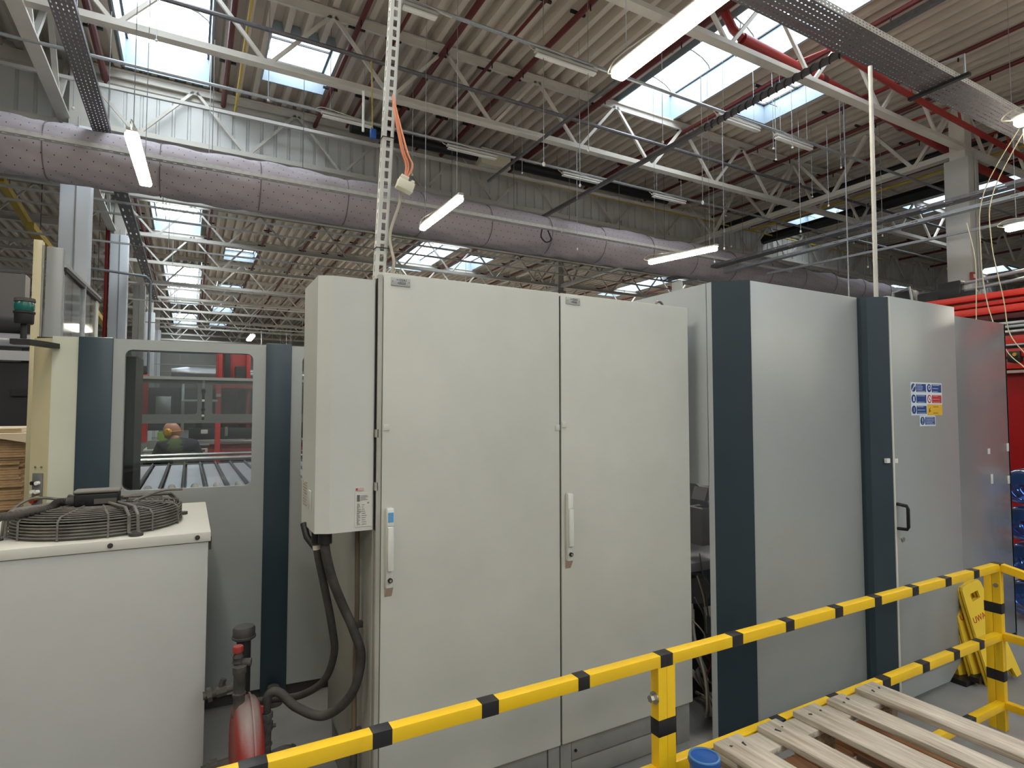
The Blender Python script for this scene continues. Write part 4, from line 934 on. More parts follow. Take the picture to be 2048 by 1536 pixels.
# head: shaped sphere with brow, nose, ears and chin
Mh = Matrix.Translation(pv(-.075, .145, 1.455)) @ Matrix.Rotation(math.radians(56), 4, 'Z') @ Matrix.Rotation(math.radians(-28), 4, 'X')
r = bmesh.ops.create_uvsphere(bmh, u_segments=28, v_segments=20, radius=1.0)
for v in r['verts']:
    p = v.co.copy(); x, y, z = p.x*.078, p.y*.100, p.z*.115
    if z < 0: x *= 1-.30*(-z/.115); y = y*(1-.12*(-z/.115)) + (.018*(-z/.115) if y > 0 else -.0)
    if y > .05: y += .006*math.exp(-((z-.02)/.02)**2)
    if abs(x) < .016 and y > .06: y += .022*math.exp(-((z+.022)/.018)**2)*(1-abs(x)/.016)
    if y > .07 and abs(z-.005) < .014: y -= .006*math.exp(-((abs(x)-.032)/.013)**2)
    if y > .07 and abs(x) < .028: y -= .004*math.exp(-((z+.062)/.006)**2)
    v.co = Mh @ Vector((x, y, z))
for sx in (-1, 1):
    rr = bmesh.ops.create_uvsphere(bmh, u_segments=12, v_segments=8, radius=1.0)
    for v in rr['verts']: v.co = Mh @ Vector((sx*.078+v.co.x*.010, -.005+v.co.y*.018, -.012+v.co.z*.031))
# hands: palm, four fingers of different length and a thumb
for sx, hx, hz in ((-1, -.18, .98), (1, .18, .97)):
    c = Vector(pv(hx, .45, hz))
    rr = bmesh.ops.create_uvsphere(bmh, u_segments=14, v_segments=10, radius=1.0)
    for v in rr['verts']: v.co = c+Vector((v.co.x*.040, v.co.y*.050, v.co.z*.016))
    tmp = MB()
    for k, L_f in enumerate((.062, .072, .068, .052)):
        fx = (-.030+.020*k)*-sx
        tmp.tube([c+V(fx, .03, 0), c+V(fx, .03+L_f*.55, -.006), c+V(fx*1.02, .03+L_f*.9, -.024), c+V(fx, .03+L_f, -.042)], [.0095, .009, .008, .006], 8, smooth=4)
    tmp.tube([c+V(-sx*.03, -.02, 0), c+V(-sx*.055, .01, -.008), c+V(-sx*.058, .04, -.02)], [.012, .010, .008], 8, smooth=4)
    me2 = bpy.data.meshes.new('t'); tmp.bm.to_mesh(me2); bmh.from_mesh(me2)
org = WORLD[per.name]
for v in bmh.verts: v.co -= org
me = bpy.data.meshes.new('body'); bmh.to_mesh(me); me.shade_smooth(); me.materials.append(SKIN)
bo = bpy.data.objects.new('body', me); C.objects.link(bo); bo.parent = per; WORLD[bo.name] = org
def cloth(name, idx, edges, grow, m, root, cols=None):
    vv = []
    for i in idx:
        p, r = J_[i]; r = r if isinstance(r, tuple) else (r, r); vv.append((p, (r[0]+grow, r[1]+grow)))
    mm = skin_mesh(name, vv, edges, root, m, per)
    for v in mm.vertices: v.co -= org
    mm.shade_smooth(); mm.materials.clear(); mm.materials.append(m)
    if cols:
        mm.materials.append(cols)
        for pg in mm.polygons:
            c = sum((mm.vertices[i].co for i in pg.vertices), Vector())/len(pg.vertices)+org
            x = c.x-PX; zz = c.z
            if c.y < PY+.12 and -.10+(1.3-zz)*.16 < x < .03+(1.3-zz)*.32 and zz > .95: pg.material_index = 1
            else: pg.material_index = 0
    o = bpy.data.objects.new(name, mm); C.objects.link(o); o.parent = per; WORLD[o.name] = org
    return o
cloth('sweatshirt', [0,1,2,3,6,7,8,10,11,12,4], [(0,1),(1,2),(2,3),(3,4),(4,5),(5,6),(3,7),(7,8),(8,9),(3,10)], .026, NAVY, 0, OLIVE)
cloth('trousers', [0,14,15,16,18,19,20], [(0,1),(1,2),(2,3),(0,4),(4,5),(5,6)], .016, BLK, 0)
for sx in (-1, 1):
    k = MB(); k.tube([Mh @ Vector((sx*.078, -.004, -.012)), Mh @ Vector((sx*.098, -.004, -.012)), Mh @ Vector((sx*.112, -.004, -.012))], [.046, .046, .034], 20); k.build('ear_cup', EARY, per)
pts = [Mh @ Vector((.098*math.cos(a), .02, -.012+.135*math.sin(a))) for a in [PI*i/14 for i in range(15)]]
MB().tube([Mh @ Vector((.098*math.cos(a), -.02-.09*math.sin(a), -.02-.03*math.sin(a))) for a in [PI*i/14 for i in range(15)]], .006, 6).build('neck_band', EARY, per)

# ================================================================ right machine enclosure
YM, YP, YQ, MT = 1.97, 1.864, 2.025, 2.36
t = thing('machine_enclosure', 'large grey machine enclosure with two dark vertical strips, right half of the scene', 'machine enclosure', (3.8, 2.9, FL))
RE = t
XS = 2.324
MB().box(2.466, 3.385, YM, YM+.03, FL+.02, MT, .004).build('front_panel', MACH, t)
MB().prism([(XS, 2.092), (2.455, 1.962), (2.475, 1.975), (2.344, 2.105)], 'z', FL+.02, MT).build('dark_corner_strip', STRIP, t, smooth=20)
MB().prism([(3.385, 1.985), (3.385, 1.950), (3.40, 1.925), (3.505, 1.864), (3.515, 1.90), (3.42, 1.985)], 'z', FL+.02, MT-.003).build('dark_strip', STRIP, t, smooth=20)
dr = MB().box(3.508, 4.262, YP, YP+.03, FL+.12, MT+.004, .004).prism([(3.508, FL+.02), (4.06, FL+.02), (4.22, FL+.122), (3.508, FL+.122)], 'y', YP+.002, YP+.028).build('door', MACH, t)
MB().box(3.506, 3.520, YP-.004, YP+.01, FL+.02, MT).build('door_edge', mat('worn_pale_edge', (206,206,198), .5), dr)
h = MB(); h.tube([(3.535, YP, 1.172), (3.540, YP-.05, 1.166), (3.540, YP-.056, 1.15), (3.540, YP-.056, 1.05), (3.540, YP-.05, 1.036), (3.535, YP, 1.034)], .0095, 8); h.build('handle', BLKM, dr)
MB().cyl((3.582, YP-.008, .968), (3.582, YP, .968), .013, seg=18).build('lock', STEEL, dr)
for x, z in ((3.475, 1.418), (3.54, 1.415)): MB().box(x-.016, x+.016, YP-.004 if x > 3.5 else 1.868, YP+.001 if x > 3.5 else 1.885, z-.013, z+.013, .002).build('white_tab', WHT, t)
MB().box(4.29, 5.38, YQ, YQ+.03, FL+.02, MT, .004).build('end_panel', MACHR, t)
MB().box(4.262, 4.30, 1.90, 2.0, FL+.05, MT-.01).build('door_gap', GAP, t)
for (x, z, hh) in ((5.08, 1.21, .07), (5.345, 1.43, .06), (5.34, 1.19, .06), (5.05, 1.41, .04)):
    MB().box(x-.018, x+.018, YQ-.002, YQ, z-hh/2, z+hh/2, .001).build('torn_white_sticker', LBL, t)
# side facing the cabinet: upper panel, narrow frame, open bay below
MB().box(XS, XS+.02, 2.125, 3.6, 1.32, MT).build('upper_side_panel', mat('cool_grey_side', (186,192,196), .4, var=.06), t)
MB().box(XS, XS+.02, 2.092, 2.128, FL, MT).build('side_frame', mat('cool_grey_side', (0,0,0)), t)
MB().box(XS, XS+.02, 3.2, 3.6, FL, 1.32).build('rear_side_panel', mat('cool_grey_side', (0,0,0)), t)
MB().box(2.34, 5.38, 3.58, 3.61, FL, MT).box(5.36, 5.38, YQ, 3.6, FL, MT-.01).build('rear_panels', STRIP, t, smooth=0)
o = MB().box(XS+.0, XS+.012, 2.30, 2.37, MT, MT+.05).build('lifting_lug', MACH, t); 
m = MB().tube([(4.09, 2.25, MT-.02), (4.10, 2.25, 4.10)], .014, 10).build('pole', GALVL)
tag(m, 'tall thin pale pole rising from the enclosure top beside the dark strip', 'pole'); 
# grey motors inside the open bay
t = thing('drive_unit', 'dusty grey motor drum and pump parts inside the open bay', 'motor', (2.9, 2.75, FL))
MB().cyl((2.62, 2.62, 1.13), (3.1, 3.05, 1.13), .16, seg=28).build('drum', INNER, t); MB().box(2.50, 2.60, 2.34, 2.46, .95, 1.16, .01).build('junction_block', INNER, t)
MB().prism([(2.52, 1.20), (2.62, 1.20), (2.60, 1.25), (2.55, 1.27)], 'y', 2.34, 2.44).build('cap_wedge', INNER, t)
MB().box(2.36, 3.0, 2.34, 3.1, .82, .87, .004).build('shelf', INNER, t); MB().box(2.37, 2.41, 2.38, 2.5, .87, .97, .005).build('small_block', INNER, t)
MB().cyl((2.50, 2.38, .70), (2.53, 2.43, .70), .072, seg=28).build('round_cover', mat('dark_cover', (104,104,108), .5), t); MB().cyl((2.53, 2.43, .70), (2.8, 2.8, .70), .085, seg=24).build('second_drum', INNER, t)
MB().cyl((2.52, 2.50, .48), (2.85, 2.85, .48), .12, seg=24).build('dark_drum', BLKM, t); MB().box(2.4, 3.0, 2.5, 3.1, FL, .36).build('base', BLKM, t)
random.seed(11)
for i in range(9):
    a = random.uniform(-.02, .03); z1 = .30+.07*i
    pts = [(2.40+a, 2.33+.01*i, .66-.02*i), (2.36+.012*i, 2.27+a, .50-.03*i), (2.352+.012*(i % 4), 2.20+.012*i, .33), (2.365+.012*i, 2.20+.006*i, .18), (2.42+.02*i, 2.26, .09), (2.6, 2.36+.02*i, .075)]
    o = MB().tube(pts, .006+.002*(i % 3), 7, smooth=6).build('loose_cable', (CABG, CABD2, CABG)[i % 3]); tag(o, 'cable in the tangled bundle inside the open machine bay', 'cable', 'cables tangled inside the open bay')
for i in range(4):
    pts = [(2.37, 2.24+.02*i, .95-.12*i), (2.42, 2.26, .78-.09*i), (2.50, 2.30+.02*i, .55-.06*i)]
    o = MB().tube(pts, .004, 6, smooth=6).build('loose_cable', CABG if i % 2 else CABD2); tag(o, 'cable in the tangled bundle inside the open machine bay', 'cable', 'cables tangled inside the open bay')
o = MB().tube([(2.42, 2.3, .42), (2.46, 2.26, .36), (2.40, 2.24, .30), (2.47, 2.27, .25), (2.52, 2.3, .22)], .005, 6, smooth=6).build('loose_cable', REDP); tag(o, 'thin red cable low inside the open machine bay', 'cable')
t = thing('black_foot_rail', 'low black metal step lying under the end of the grey enclosure', 'step', (4.5, 1.93, FL))
MB().box(4.10, 4.55, 1.80, 2.0, FL, FL+.03).build('plate', BLKM, t); MB().beam((4.15, 1.78, FL+.04), (4.62, 1.86, FL+.035), .05, .03).build('bar', BLKM, t)

# safety signs on the door
def sign(lab, x0, z1, w, h, bg, pict, lines, plate=SIGNW):
    t = thing('safety_sign', lab, 'sign', (x0+w/2, YP, z1-h), 'safety signs on the grey door'); y = YP
    MB().box(x0, x0+w, y-.0016, y, z1-h, z1).build('plate', plate, t, smooth=0)
    cx_, cz = x0+w*.165, z1-h/2; q = y-.0022
    dm = MB(); dm.cyl((cx_, y-.0016, cz), (cx_, q, cz), h*.38, seg=28)
    if plate is SIGNY:
        m = MB(); m.prism([(cx_-h*.15, cz-h*.25), (cx_+h*.2, cz-.1*h), (cx_, cz), (cx_+h*.15, cz+.25*h), (cx_-.12*h, cz+.05*h)], 'y', q-.0003, y-.0016); m.build('pictogram', mat('sign_dark_mark', (140,100,24), .5), t)
    else:
        d = dm.build('pictogram', SIGNR if pict == 'no' else SIGNB, t)
        s = MB(); r = h*.38
        if pict == 'wrench': s.beam((cx_-r*.6, q-.0003, cz-r*.6), (cx_+r*.35, q-.0003, cz+r*.45), .0004, r*.3, up=(1,0,-1)); s.cyl((cx_+r*.4, q-.0005, cz+r*.45), (cx_+r*.4, q, cz+r*.45), r*.28)
        elif pict == 'ears': s.ring((cx_, q, cz+.1*r), r*.45, r*.1, 'y', 20, 6)
        elif pict == 'glove': s.box(cx_-r*.28, cx_+r*.28, q-.0005, q, cz-r*.6, cz+r*.5, .0)
        elif pict == 'no': s.cyl((cx_, q-.0004, cz), (cx_, q, cz), r*.72); 
        elif pict == 'exclaim': s.box(cx_-r*.14, cx_+r*.14, q-.0005, q, cz-r*.2, cz+r*.7); s.cyl((cx_, q-.0005, cz-r*.55), (cx_, q, cz-r*.55), r*.14)
        else: s.box(cx_-r*.07, cx_+r*.07, q-.0005, q, cz-r*.5, cz+r*.5)
        s.build('symbol', SIGNW, d, smooth=0)
        if pict == 'no':
            k = MB(); k.beam((cx_-r*.5, q-.0008, cz+r*.5), (cx_+r*.5, q-.0008, cz-r*.5), .0004, r*.16, up=(1,0,1)); k.sphere((cx_-.1*r, q-.0006, cz), r*.2, (1,.05,1), 10, 6); k.build('bar', SIGNR, d)
        MB().box(x0+w*.335, x0+w*.955, q, y-.0014, z1-h*.88, z1-h*.14).build('text_panel', SIGNR if pict == 'no' else SIGNB, t, smooth=0)
    s = MB(); random.seed(int(x0*1000)+int(z1*1000))
    for i in range(lines):
        zz = z1-h*.22-(h*.58)*i/max(1, lines-1); s.box(x0+w*.38, x0+w*(.38+random.uniform(.30, .52)), q-.0006, q+.0001, zz-h*.035, zz+h*.02)
    s.build('text_lines', (mat('sign_dark_mark', (0,0,0)) if plate is SIGNY else (mat('sign_text_pink', (226,150,150), .5) if pict == 'no' else SIGNT)), t, smooth=0)
Xs, Zs, w_, h_ = 3.716, 1.871, .176, .0655
sign('blue mandatory sign with wrench symbol, top left of the sign block', Xs, Zs, w_, h_, 0, 'wrench', 5)
sign('blue sign with ear protector symbol, top right of the sign block', Xs+w_, Zs, w_, h_, 0, 'ears', 3)
sign('blue sign with glove symbol, middle left of the sign block', Xs, Zs-h_, w_, h_, 0, 'glove', 2)
sign('red prohibition sign, middle right of the sign block', Xs+w_, Zs-h_, w_, h_, 0, 'no', 3)
sign('blue sign with thin symbol, bottom left of the sign block', Xs, Zs-2*h_, w_, h_, 0, 'thin', 3)
sign('yellow warning sign, bottom right of the sign block', Xs+w_, Zs-2*h_, w_, h_, 0, '', 2, SIGNY)
sign('blue sign with exclamation mark, alone below the sign block', Xs+.090, Zs-3*h_-.001, w_, h_*.98, 0, 'exclaim', 5)

# ================================================================ yellow and black safety railings
T = .037; RY = 1.46
def band(p0, p1, par, ax='x', y=RY, e=.0012):
    if ax == 'x': MB().box(p0[0], p0[0]+p1, y-e, y+T+e, p0[1]-T-e, p0[1]+e).build('black_tape', TAPE, par)
def railing(lab, xa, xb, bands_top, bands_mid, bands_low, zs=(.902, .548, .198), left_post=True):
    t = thing('safety_railing', lab, 'railing', ((xa+xb)/2, RY+T/2, FL))
    P = [MB().box(x, x+T, RY, RY+T, FL, zs[0]-T, .002).build('post', YEL, t) for x in (xa, xb-T)]
    for nm, z, bs_ in (('top_rail', zs[0], bands_top), ('middle_rail', zs[1], bands_mid), ('lower_rail', zs[2], bands_low)):
        r = MB().box(xa if nm == 'top_rail' else xa+T, xb if nm == 'top_rail' else xb-T, RY, RY+T, z-T, z, .002).build(nm, YEL, t)
        for x, w in bs_: MB().box(x, x+w, RY-.0012, RY+T+.0012, z-T-.0012, z+.0012, .001).build('black_tape', TAPE, r)
    for p, x in zip(P, (xa, xb-T)):
        for z in (.69, .345):
            MB().box(x-.001, x+T+.001, RY-.0012, RY+T+.0012, z-.045, z+.008 if True else z, .001).build('black_tape', TAPE, p)
    return t, P
r1, P1 = railing('yellow and black railing in front of the grey cabinet, left section', -1.2, 1.388, [(.115, .06), (.415, .05), (.715, .052), (1.035, .042), (1.362, .0266)], [(-.2, .06), (.3, .06), (.8, .06)], [])
b_ = MB().cyl((1.348, RY+T/2, .765), (1.330, RY+T/2, .765), .012, seg=6).cyl((1.352, RY+T/2, .765), (1.348, RY+T/2, .765), .020, seg=20).build('bolt', STEEL, P1[1])
r2, P2 = railing('yellow and black railing before the enclosure, right section up to corner', 1.3885, 3.749, [(1.389, .026), (1.700, .055), (1.992, .05), (2.30, .052), (2.578, .052), (2.875, .052), (3.165, .055), (3.44, .055)], [(1.93, .05), (2.28, .06), (2.62, .06), (2.94, .06), (3.22, .055), (3.47, .05)], [(2.7, .05), (3.35, .06)])
MB().box(3.708, 3.752, RY-.0012, RY+T+.0012, .895, .905).build('corner_cap', DUSTG, P2[1])
MB().cyl((3.704, RY+T/2, .79), (3.712, RY+T/2, .79), .011, seg=14).build('bolt', STEEL, P2[1])
t = thing('safety_railing', 'yellow side railing turning toward the viewer at the right corner', 'railing', (3.73, .9, FL))
MB().beam((3.735, RY, .884), (3.735, .2, .62), T, T).build('top_rail', YEL, t)
for z in (.548, .198): MB().box(3.716, 3.752, .2, RY, z-T, z, .002).build('rail', YEL, t)
MB().box(3.712, 3.756, .163, .2, FL, .64, .002).build('post', YEL, t)
t = thing('corner_post', 'doubled yellow post standing behind the railing corner', 'post', (3.73, 1.52, FL))
cp = MB().box(3.712, 3.752, RY+T+.001, RY+2*T, FL, .86, .002).build('tube', YEL, t)
for z in (.69, .345): MB().box(3.7108, 3.7532, RY+T+.0005, RY+2*T+.0012, z-.045, z+.008).build('black_tape', TAPE, cp)

# ================================================================ pallet stack
bx0, bx1, by1, by0 = 1.577, 2.512, 1.445, .245
BO = [(1.577, 1.702), (1.80, 1.903), (2.002, 2.134), (2.201, 2.300), (2.389, 2.512)]
def make_pallet(lab, z, woods, top=False):
    t = thing('wooden_pallet', lab, 'pallet', ((bx0+bx1)/2, .845, z), 'pallets stacked in front of the railing'); H = .132
    random.seed(int(z*100))
    for i, (a, b) in enumerate(BO):
        dy = random.uniform(-.004, .004)
        MB().box(a, b, by0+dy, by1+dy, z+H-.022, z+H, .003).build('deck_board', woods[i % len(woods)], t)
    for y in (by0, .78, by1-.10): MB().box(bx0, bx1, y, y+.098, z+H-.044, z+H-.0225, .003).build('cross_board', woods[(int(y*10)) % len(woods)], t)
    for y in (by0, .78, by1-.10):
        for x in (bx0, 2.0, bx1-.1): MB().box(x, x+.1, y, y+.098, z+.018, z+H-.0445, .003).build('block', WOODW if top else woods[0], t)
    for x in (bx0, 2.0, bx1-.1): MB().box(x, x+.1, by0, by1, z, z+.0175, .003).build('skid_board', woods[-1], t)
    m = MB()
    for (a, b) in BO:
        for y in (by0+.05, .83, by1-.05):
            for q in (.3, .7): m.cyl((a+(b-a)*q+random.uniform(-.01,.01), y+random.uniform(-.02,.02), z+H-.002), (a+(b-a)*q, y, z+H+.0006), .0042, seg=8)
    m.build('nail_heads', DUSTG, t)['kind'] = 'stuff'
    return t
make_pallet('weathered grey wooden pallet on top of its stack by the railing', FL+.396, [WOODG, WOODG, WOODG, WOODG], True)
make_pallet('fresh orange wooden pallet right under the top one', FL+.264, [WOODO])
make_pallet('wooden pallet third from the top of the stack', FL+.132, [WOODW])
make_pallet('wooden pallet at the bottom of the stack, on the floor', FL, [WOODW])
t = thing('blue_canister', 'small blue canister between railing and pallet stack, only its rim showing', 'canister', (1.425, 1.34, FL))
MB().lathe([(.0, FL), (.040, FL), (.044, .60), (.05, .615), (.046, .628), (0, .622)], (1.425, 1.34, 0), seg=28).build('body', BLUEP, t)
MB().ring((1.425, 1.34, .628), .044, .004, 'z', 32, 8).build('rim', mat('pale_blue_rim', (70,120,170), .4), t)

# ================================================================ wet-floor signs leaning at the enclosure end
def wet(lab, x, y, yaw, lean, first=False):
    t = thing('wet_floor_sign', lab, 'caution sign', (0,0,0), 'folded yellow wet-floor signs', local=True)
    t.location = (x, y, FL+.005); t.rotation_euler = (Matrix.Rotation(yaw, 4, 'Z') @ Matrix.Rotation(lean, 4, 'X') @ Matrix.Rotation(-.20, 4, 'Y')).to_euler()
    for k, dy in enumerate((0, .022)):
        m = MB(); a, b, H = .145, .085, .60
        def F(p, hole):
            A = [m.bm.verts.new((q[0], dy, q[1])) for q in p]; B = [m.bm.verts.new((q[0], dy+.014, q[1])) for q in p]
            m.bm.faces.new(A); m.bm.faces.new(B[::-1]); n_ = len(p)
            for i in range(n_): m.bm.faces.new((A[i], B[i], B[(i+1) % n_], A[(i+1) % n_]))
        F([(-.15, 0), (-.10, 0), (-.085, .06), (.085, .06), (.10, 0), (.15, 0), (.105, .50), (-.105, .50)], 0)
        F([(-.105, .50), (-.04, .50), (-.04, .545), (-.095, .58)], 0); F([(.04, .50), (.105, .50), (.095, .58), (.04, .545)], 0)
        F([(-.095, .58), (-.04, .545), (.04, .545), (.095, .58), (.08, .60), (-.08, .60)], 0)
        pn = m.build('panel', mat('sign_plastic_yellow', (232,196,56), .45), t, smooth=20)
        if k == 0:
            text('UWAGA', .05, Matrix.Translation((0, -.001, .40)) @ Matrix.Rotation(PI/2, 4, 'X'), REDTX, pn)
            s = MB(); s.prism([(-.06, .17), (.06, .17), (0, .29)], 'y', -.0015, 0); s.build('warning_triangle', mat('triangle_amber', (206,170,60), .5), pn, smooth=0)
            s = MB(); s.beam((-.01, -.003, .19), (.012, -.003, .235), .002, .016, up=(1,0,0)); s.sphere((.016, -.002, .252), .009, (1,.2,1), 8, 6); s.beam((-.01, -.003, .21), (-.03, -.003, .19), .002, .010, up=(1,0,0)); s.beam((.01, -.003, .22), (.032, -.003, .20), .002, .009, up=(1,0,0)); s.build('slipping_figure', BLK, pn, smooth=0)
    return t
wet('yellow folded wet-floor sign lettered in red, front of the three', 4.37, 1.70, -.14, -.20)
wet('yellow folded wet-floor sign, middle of the three', 4.345, 1.765, -.18, -.17)
wet('yellow folded wet-floor sign, rearmost, against the enclosure', 4.32, 1.83, -.22, -.13)

# ================================================================ right edge: bottle rack, red machine, press arm, hanging strings
rk = thing('bottle_rack', 'white wire rack holding blue water bottles at the right edge', 'rack', (6.0, 2.05, FL))
for x in (5.88, 6.3):
    for y in (1.62, 2.24): MB().tube([(x, y, FL), (x, y, 1.32)], .008, 6).build('upright', GALVL, rk)
for k in range(4):
    z = .085+.29*k
    m = MB()
    for y in (1.72, 1.84, 2.02, 2.14): m.tube([(5.86, y, z+(.03 if y in (1.72, 2.14) else 0)), (6.32, y, z+(.03 if y in (1.72, 2.14) else 0))], .006, 6)
    for x in (5.88, 6.3): m.tube([(x, 1.62, z+.05), (x, 1.80, z-.004), (x, 2.06, z-.004), (x, 2.24, z+.05)], .006, 6)
    m.build('shelf_wires', GALVL, rk)
def jug(lab, y, z):
    t = thing('water_bottle', lab, 'water bottle', (5.75, y, z), 'blue water bottles in the rack')
    pr = [(0, 5.76), (.05, 5.757), (.11, 5.765), (.132, 5.785), (.135, 5.83), (.129, 5.84), (.135, 5.85), (.135, 5.93), (.129, 5.94), (.135, 5.95), (.135, 6.04), (.12, 6.09), (.06, 6.14), (.032, 6.16), (.03, 6.20), (0, 6.20)]
    MB().lathe(pr, (0, y, z+.14), 'x', 32).build('bottle', JUG, t, smooth=60)
    MB().lathe([(0, 6.198), (.035, 6.198), (.035, 6.22), (0, 6.22)], (0, y, z+.14), 'x', 16).build('cap', WHT, t)
    MB().lathe([(.1365, 5.86), (.1365, 5.92)], (0, y, z+.14), 'x', 24, PI).build('label', mat('jug_label', (196,214,206), .5), t)
for k, nm in enumerate(('bottom shelf', 'second shelf from below', 'third shelf from below', 'top shelf')):
    jug('blue water bottle lying on the %s of the wire rack' % nm, 2.12-.0, .09+.29*k)
    jug('blue water bottle farther right on the %s of the wire rack' % nm, 1.84, .09+.29*k)
t = thing('red_machine', 'bright red machine with stacked rails and deep red panel, right edge', 'machine', (9.5, 3.0, FL))
MB().box(8.05, 8.12, .5, 3.6, FL, 2.12).build('deep_red_panel', REDD, t); MB().box(7.95, 8.06, .5, 3.6, 2.12, 2.15).build('panel_top_edge', mat('pale_edge', (160,140,130), .5), t)
for k, (z, hh, mm) in enumerate(((2.17, .09, REDM), (2.30, .09, REDM), (2.42, .02, GALV), (2.45, .09, REDM), (2.57, .03, ALU), (2.62, .03, GALV), (2.67, .03, ALU), (2.73, .06, REDP), (2.80, .08, REDM), (2.91, .05, REDM), (2.98, .07, REDM))):
    MB().box(8.0-.04*(k % 3), 8.3, .5, 4.2-.02*k, z, z+hh, .004).build('rail', mm, t)
for y in (2.55, 2.75, 2.9): MB().cyl((7.90, y, 2.22+.1*(y > 2.7)), (8.0, y, 2.22+.1*(y > 2.7)), .02, seg=10).build('brass_knob', mat('brass', (206,160,70), .35, metal=.8), t)
MB().box(7.93, 8.0, 2.86, 2.98, 2.24, 2.36, .01).build('valve', BLKM, t); MB().box(8.2, 11, .5, 3.8, FL, 2.16).build('bed', REDD, t)
m = MB()
for k in range(9): m.box(7.97, 8.0, .5, 4.1, 2.735+.018*k, 2.74+.018*k)
m.build('fins', REDP, t)['kind'] = 'stuff'
t = thing('press_gantry', 'black gantry with pneumatic blocks above the enclosure end, right', 'gantry', (9.8, 3.9, FL))
MB().box(8.9, 9.4, 1.5, 5.4, 3.02, 3.12).box(8.9, 9.0, 1.5, 5.4, 2.95, 3.02).build('beam', BLKM, t)
for y in (4.55, 3.9): MB().box(9.0, 9.12, y, y+.12, FL, 3.02).build('leg', BLKM, t)
MB().beam((8.95, 4.5, 3.0), (8.95, 4.95, 2.72), .05, .05).build('brace', BLKM, t); MB().beam((8.95, 2.75, 3.0), (8.95, 3.05, 2.75), .05, .05).build('brace', BLKM, t)
for (y0, y1, z0, z1) in ((4.75, 5.1, 3.14, 3.34), (4.45, 4.7, 3.14, 3.44), (4.1, 4.4, 3.14, 3.36), (3.85, 4.15, 3.16, 3.46), (3.7, 3.9, 3.14, 3.3)): MB().box(9.0, 9.2, y0, y1, z0, z1, .03).build('pneumatic_block', BLKM, t)
MB().tube([(8.95, 4.68, 3.2), (8.95, 4.68, 3.42), (8.95, 4.46, 3.46), (8.95, 4.42, 3.2)], .02, 8).build('guard_loop', GALV, t)
for z in (3.40, 3.30): MB().tube([(9.1, 4.1, z), (9.1, .8, z+.22)], .022, 8).build('tube', ALU, t)
t = thing('polished_lamp_tube', 'polished silver tube light slanting over the enclosure end at right', 'lamp', (8.6, 3.4, 3.1))
MB().tube([(8.5, 3.9, 3.02), (8.5, 1.8, 3.10)], .075, 16).build('tube', ALU, t); MB().cyl((8.5, 3.9, 3.02), (8.5, 4.9, 2.97), .022, seg=8).build('rod', GALV, t); MB().box(8.40, 8.425, 1.8, 3.85, 3.0, 3.03).build('diffuser', emit('tube_glow', (255,246,220), 3.0), t)
MB().tube([(8.5, 3.7, 3.0), (8.9, 3.7, 3.02)], .02, 6).tube([(8.5, 2.1, 3.0), (8.9, 2.1, 3.02)], .02, 6).build('bracket', BLKM, t)
for k, pts in enumerate((((6.9, 2.30, 4.6), (6.9, 2.72, 3.9), (6.9, 2.77, 3.3), (6.9, 2.73, 2.75), (6.9, 2.60, 2.3), (6.9, 2.45, 2.1)), ((6.95, 2.28, 4.6), (6.95, 2.66, 3.9), (6.95, 2.70, 3.4), (6.95, 2.62, 2.8), (6.95, 2.58, 2.45), (6.95, 2.44, 2.2)), ((6.85, 2.86, 3.6), (6.85, 2.80, 3.2), (6.85, 2.81, 2.6)))):
    o = MB().tube(pts, .0045, 6, smooth=6).build('hanging_string', mat('straw_string', (196,188,160), .7)); tag(o, ('long pale string hanging down in front of the red machine', 'second pale string hanging beside the long one', 'short pale string ending above the enclosure end')[k], 'string')
o = MB().tube([(7.1, 2.45, 4.46), (7.1, 2.40, 3.2)], .02, 6).build('hanging_string', mat('straw_string', (0,0,0))); tag(o, 'straight cream cord dropping from the lamp at the right edge', 'string')

# ================================================================ left edge: cardboard, black machine, yellow crane rails
random.seed(5)
cs = thing('cardboard_sheet', 'flat brown cardboard sheet in the tall stack at the left edge', 'cardboard sheet', (-1.28, 4.95, 0), 'cardboard sheets stacked at the left edge')
m = MB(); m.box(-1.66, -.90, 4.62, 5.3, 0, .0145, .002); m.build('sheet', CARD, cs); cm_ = child_map(cs)
cs.location = (-1.28, 4.95, FL+.105)
N_ = 92
for k in range(1, N_):
    d = dup(cs, cm_, (-1.28+random.uniform(-.012, .012)+(.012 if (k//9) % 2 else 0), 4.95+random.uniform(-.01, .01), FL+.105+k*.0152), None, (random.uniform(-.001, .001), 0, random.uniform(-.02, .02)))
t = thing('cardboard_sheet', 'pale top cardboard sheet with a loose corner hanging over the stack', 'cardboard sheet', (-1.28, 4.95, FL+.105+N_*.0152))
z = FL+.105+N_*.0152+.004
MB().box(-1.68, -.86, 4.58, 5.3, z, z+.006).build('sheet', CARDL, t, smooth=0); MB().prism([(-1.1, z-.001), (-.85, z-.001), (-.84, z-.05), (-.85, z-.055)], 'y', 4.575, 4.60).build('loose_flap', CARDL, t)
t = thing('cardboard_sheet', 'topmost pale cardboard sheets lying skewed on the left stack', 'cardboard sheet', (-1.3, 5.0, z+.02))
MB().box(-1.66, -.92, 4.70, 5.32, z+.03, z+.036).box(-1.66, -.92, 4.72, 5.3, z+.008, z+.03, .002).build('sheet', CARDL, t, smooth=0)
t = thing('wooden_pallet', 'wooden pallet under the cardboard stack at the left edge', 'pallet', (-1.28, 4.95, FL))
for y in (4.62, 4.8, 4.98, 5.16): MB().box(-1.68, -.88, y, y+.12, FL+.08, FL+.10).build('deck_board', WOODW, t)
for x in (-1.66, -1.3, -.98): MB().box(x, x+.09, 4.62, 5.28, FL, FL+.079).build('bearer', WOODW, t)
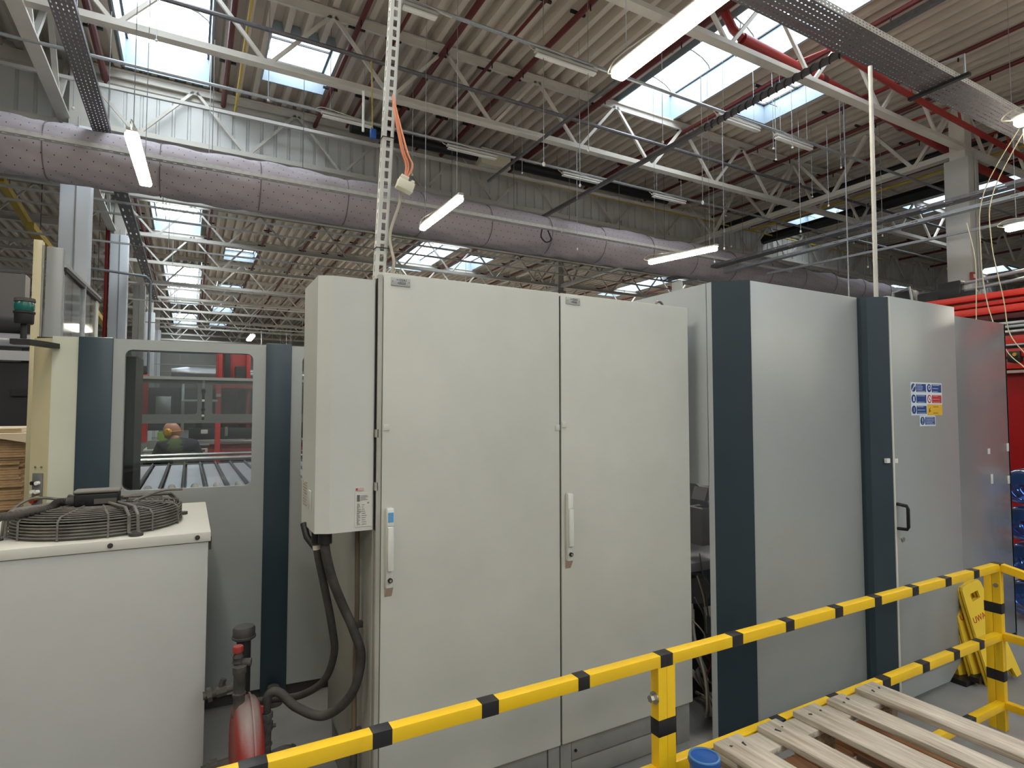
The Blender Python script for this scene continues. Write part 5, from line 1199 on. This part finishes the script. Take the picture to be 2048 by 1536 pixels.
t = thing('black_machine_housing', 'large black machine housing with rollers on top at the left edge', 'machine', (-2.6, 7.5, FL))
MB().box(-4.2, -1.28, 7.0, 8.2, FL, 2.16, .01).build('housing', mat('matt_black_panel', (30,29,31), .7), t); MB().box(-4.2, -1.30, 6.95, 7.02, 2.17, 2.26).build('chrome_rail', ALU, t)
MB().box(-1.45, -1.33, 6.97, 7.0, 1.84, 1.90).build('latch', BLK, t)
MB().cyl((-4.2, 7.2, 2.52), (-1.32, 7.2, 2.50), .11, seg=18).build('black_roller', BLK, t); MB().cyl((-1.75, 7.05, 2.36), (-1.32, 7.05, 2.36), .07, seg=16).build('silver_roller', ALU, t)
for x in (-4.0, -1.4): MB().box(x, x+.1, 7.05, 7.4, 2.16, 2.7).build('end_bracket', BLKM, t)
MB().box(-4.2, -1.5, 7.6, 7.8, 2.16, 3.1).build('back_hood', mat('grey_hood', (110,108,106), .6), t)
for (a, b, lab) in (((-4.0, 17.5, 7.15), (-4.0, 26, 6.3), 'upper yellow slanted crane rail at the left edge'), ((-3.7, 19.0, 6.5), (-3.4, 29, 6.0), 'lower yellow slanted crane rail at the left edge'), ((-2.7, 22, 4.9), (-2.7, 32, 4.4), 'yellow slanted rail beside the white column with the red pipe')):
    t = thing('crane_rail', lab, 'rail', a)
    MB().beam(a, b, .16, .16).build('rail', PIPEY, t, smooth=0)
    for q in (.1, .9): MB().tube([(a[0]+(b[0]-a[0])*q, a[1]+(b[1]-a[1])*q, a[2]+(b[2]-a[2])*q), (a[0]+(b[0]-a[0])*q, a[1]+(b[1]-a[1])*q, 8.47)], .012, 5).build('hanger', GALVD, t)
pipe('dark_exhaust_pipe', 'dark brown vertical exhaust pipe far left behind the beacon', 'pipe', [(-5.6, 17, FL), (-5.6, 17, 8.2)], .28, mat('rust_brown_pipe', (84,74,66), .6, var=.3))
pipe('dark_exhaust_pipe', 'second dark vertical exhaust pipe beside the first at far left', 'pipe', [(-5.0, 18, FL), (-5.0, 18, 8.2)], .16, mat('rust_brown_pipe', (0,0,0)))
pipe('yellow_standpipe', 'thin yellow vertical pipe between the two left white columns', 'pipe', [(-2.35, 17, FL), (-2.35, 17, 5.2)], .035, PIPEY)
pipe('bent_rail_tube', 'thin grey bent tube frame above the left machine', 'pipe', [(-3.2, 16.0, 5.0), (-.95, 16.0, 4.85), (-.86, 16.0, 4.75), (-.86, 16.0, FL)], .03, GALV)
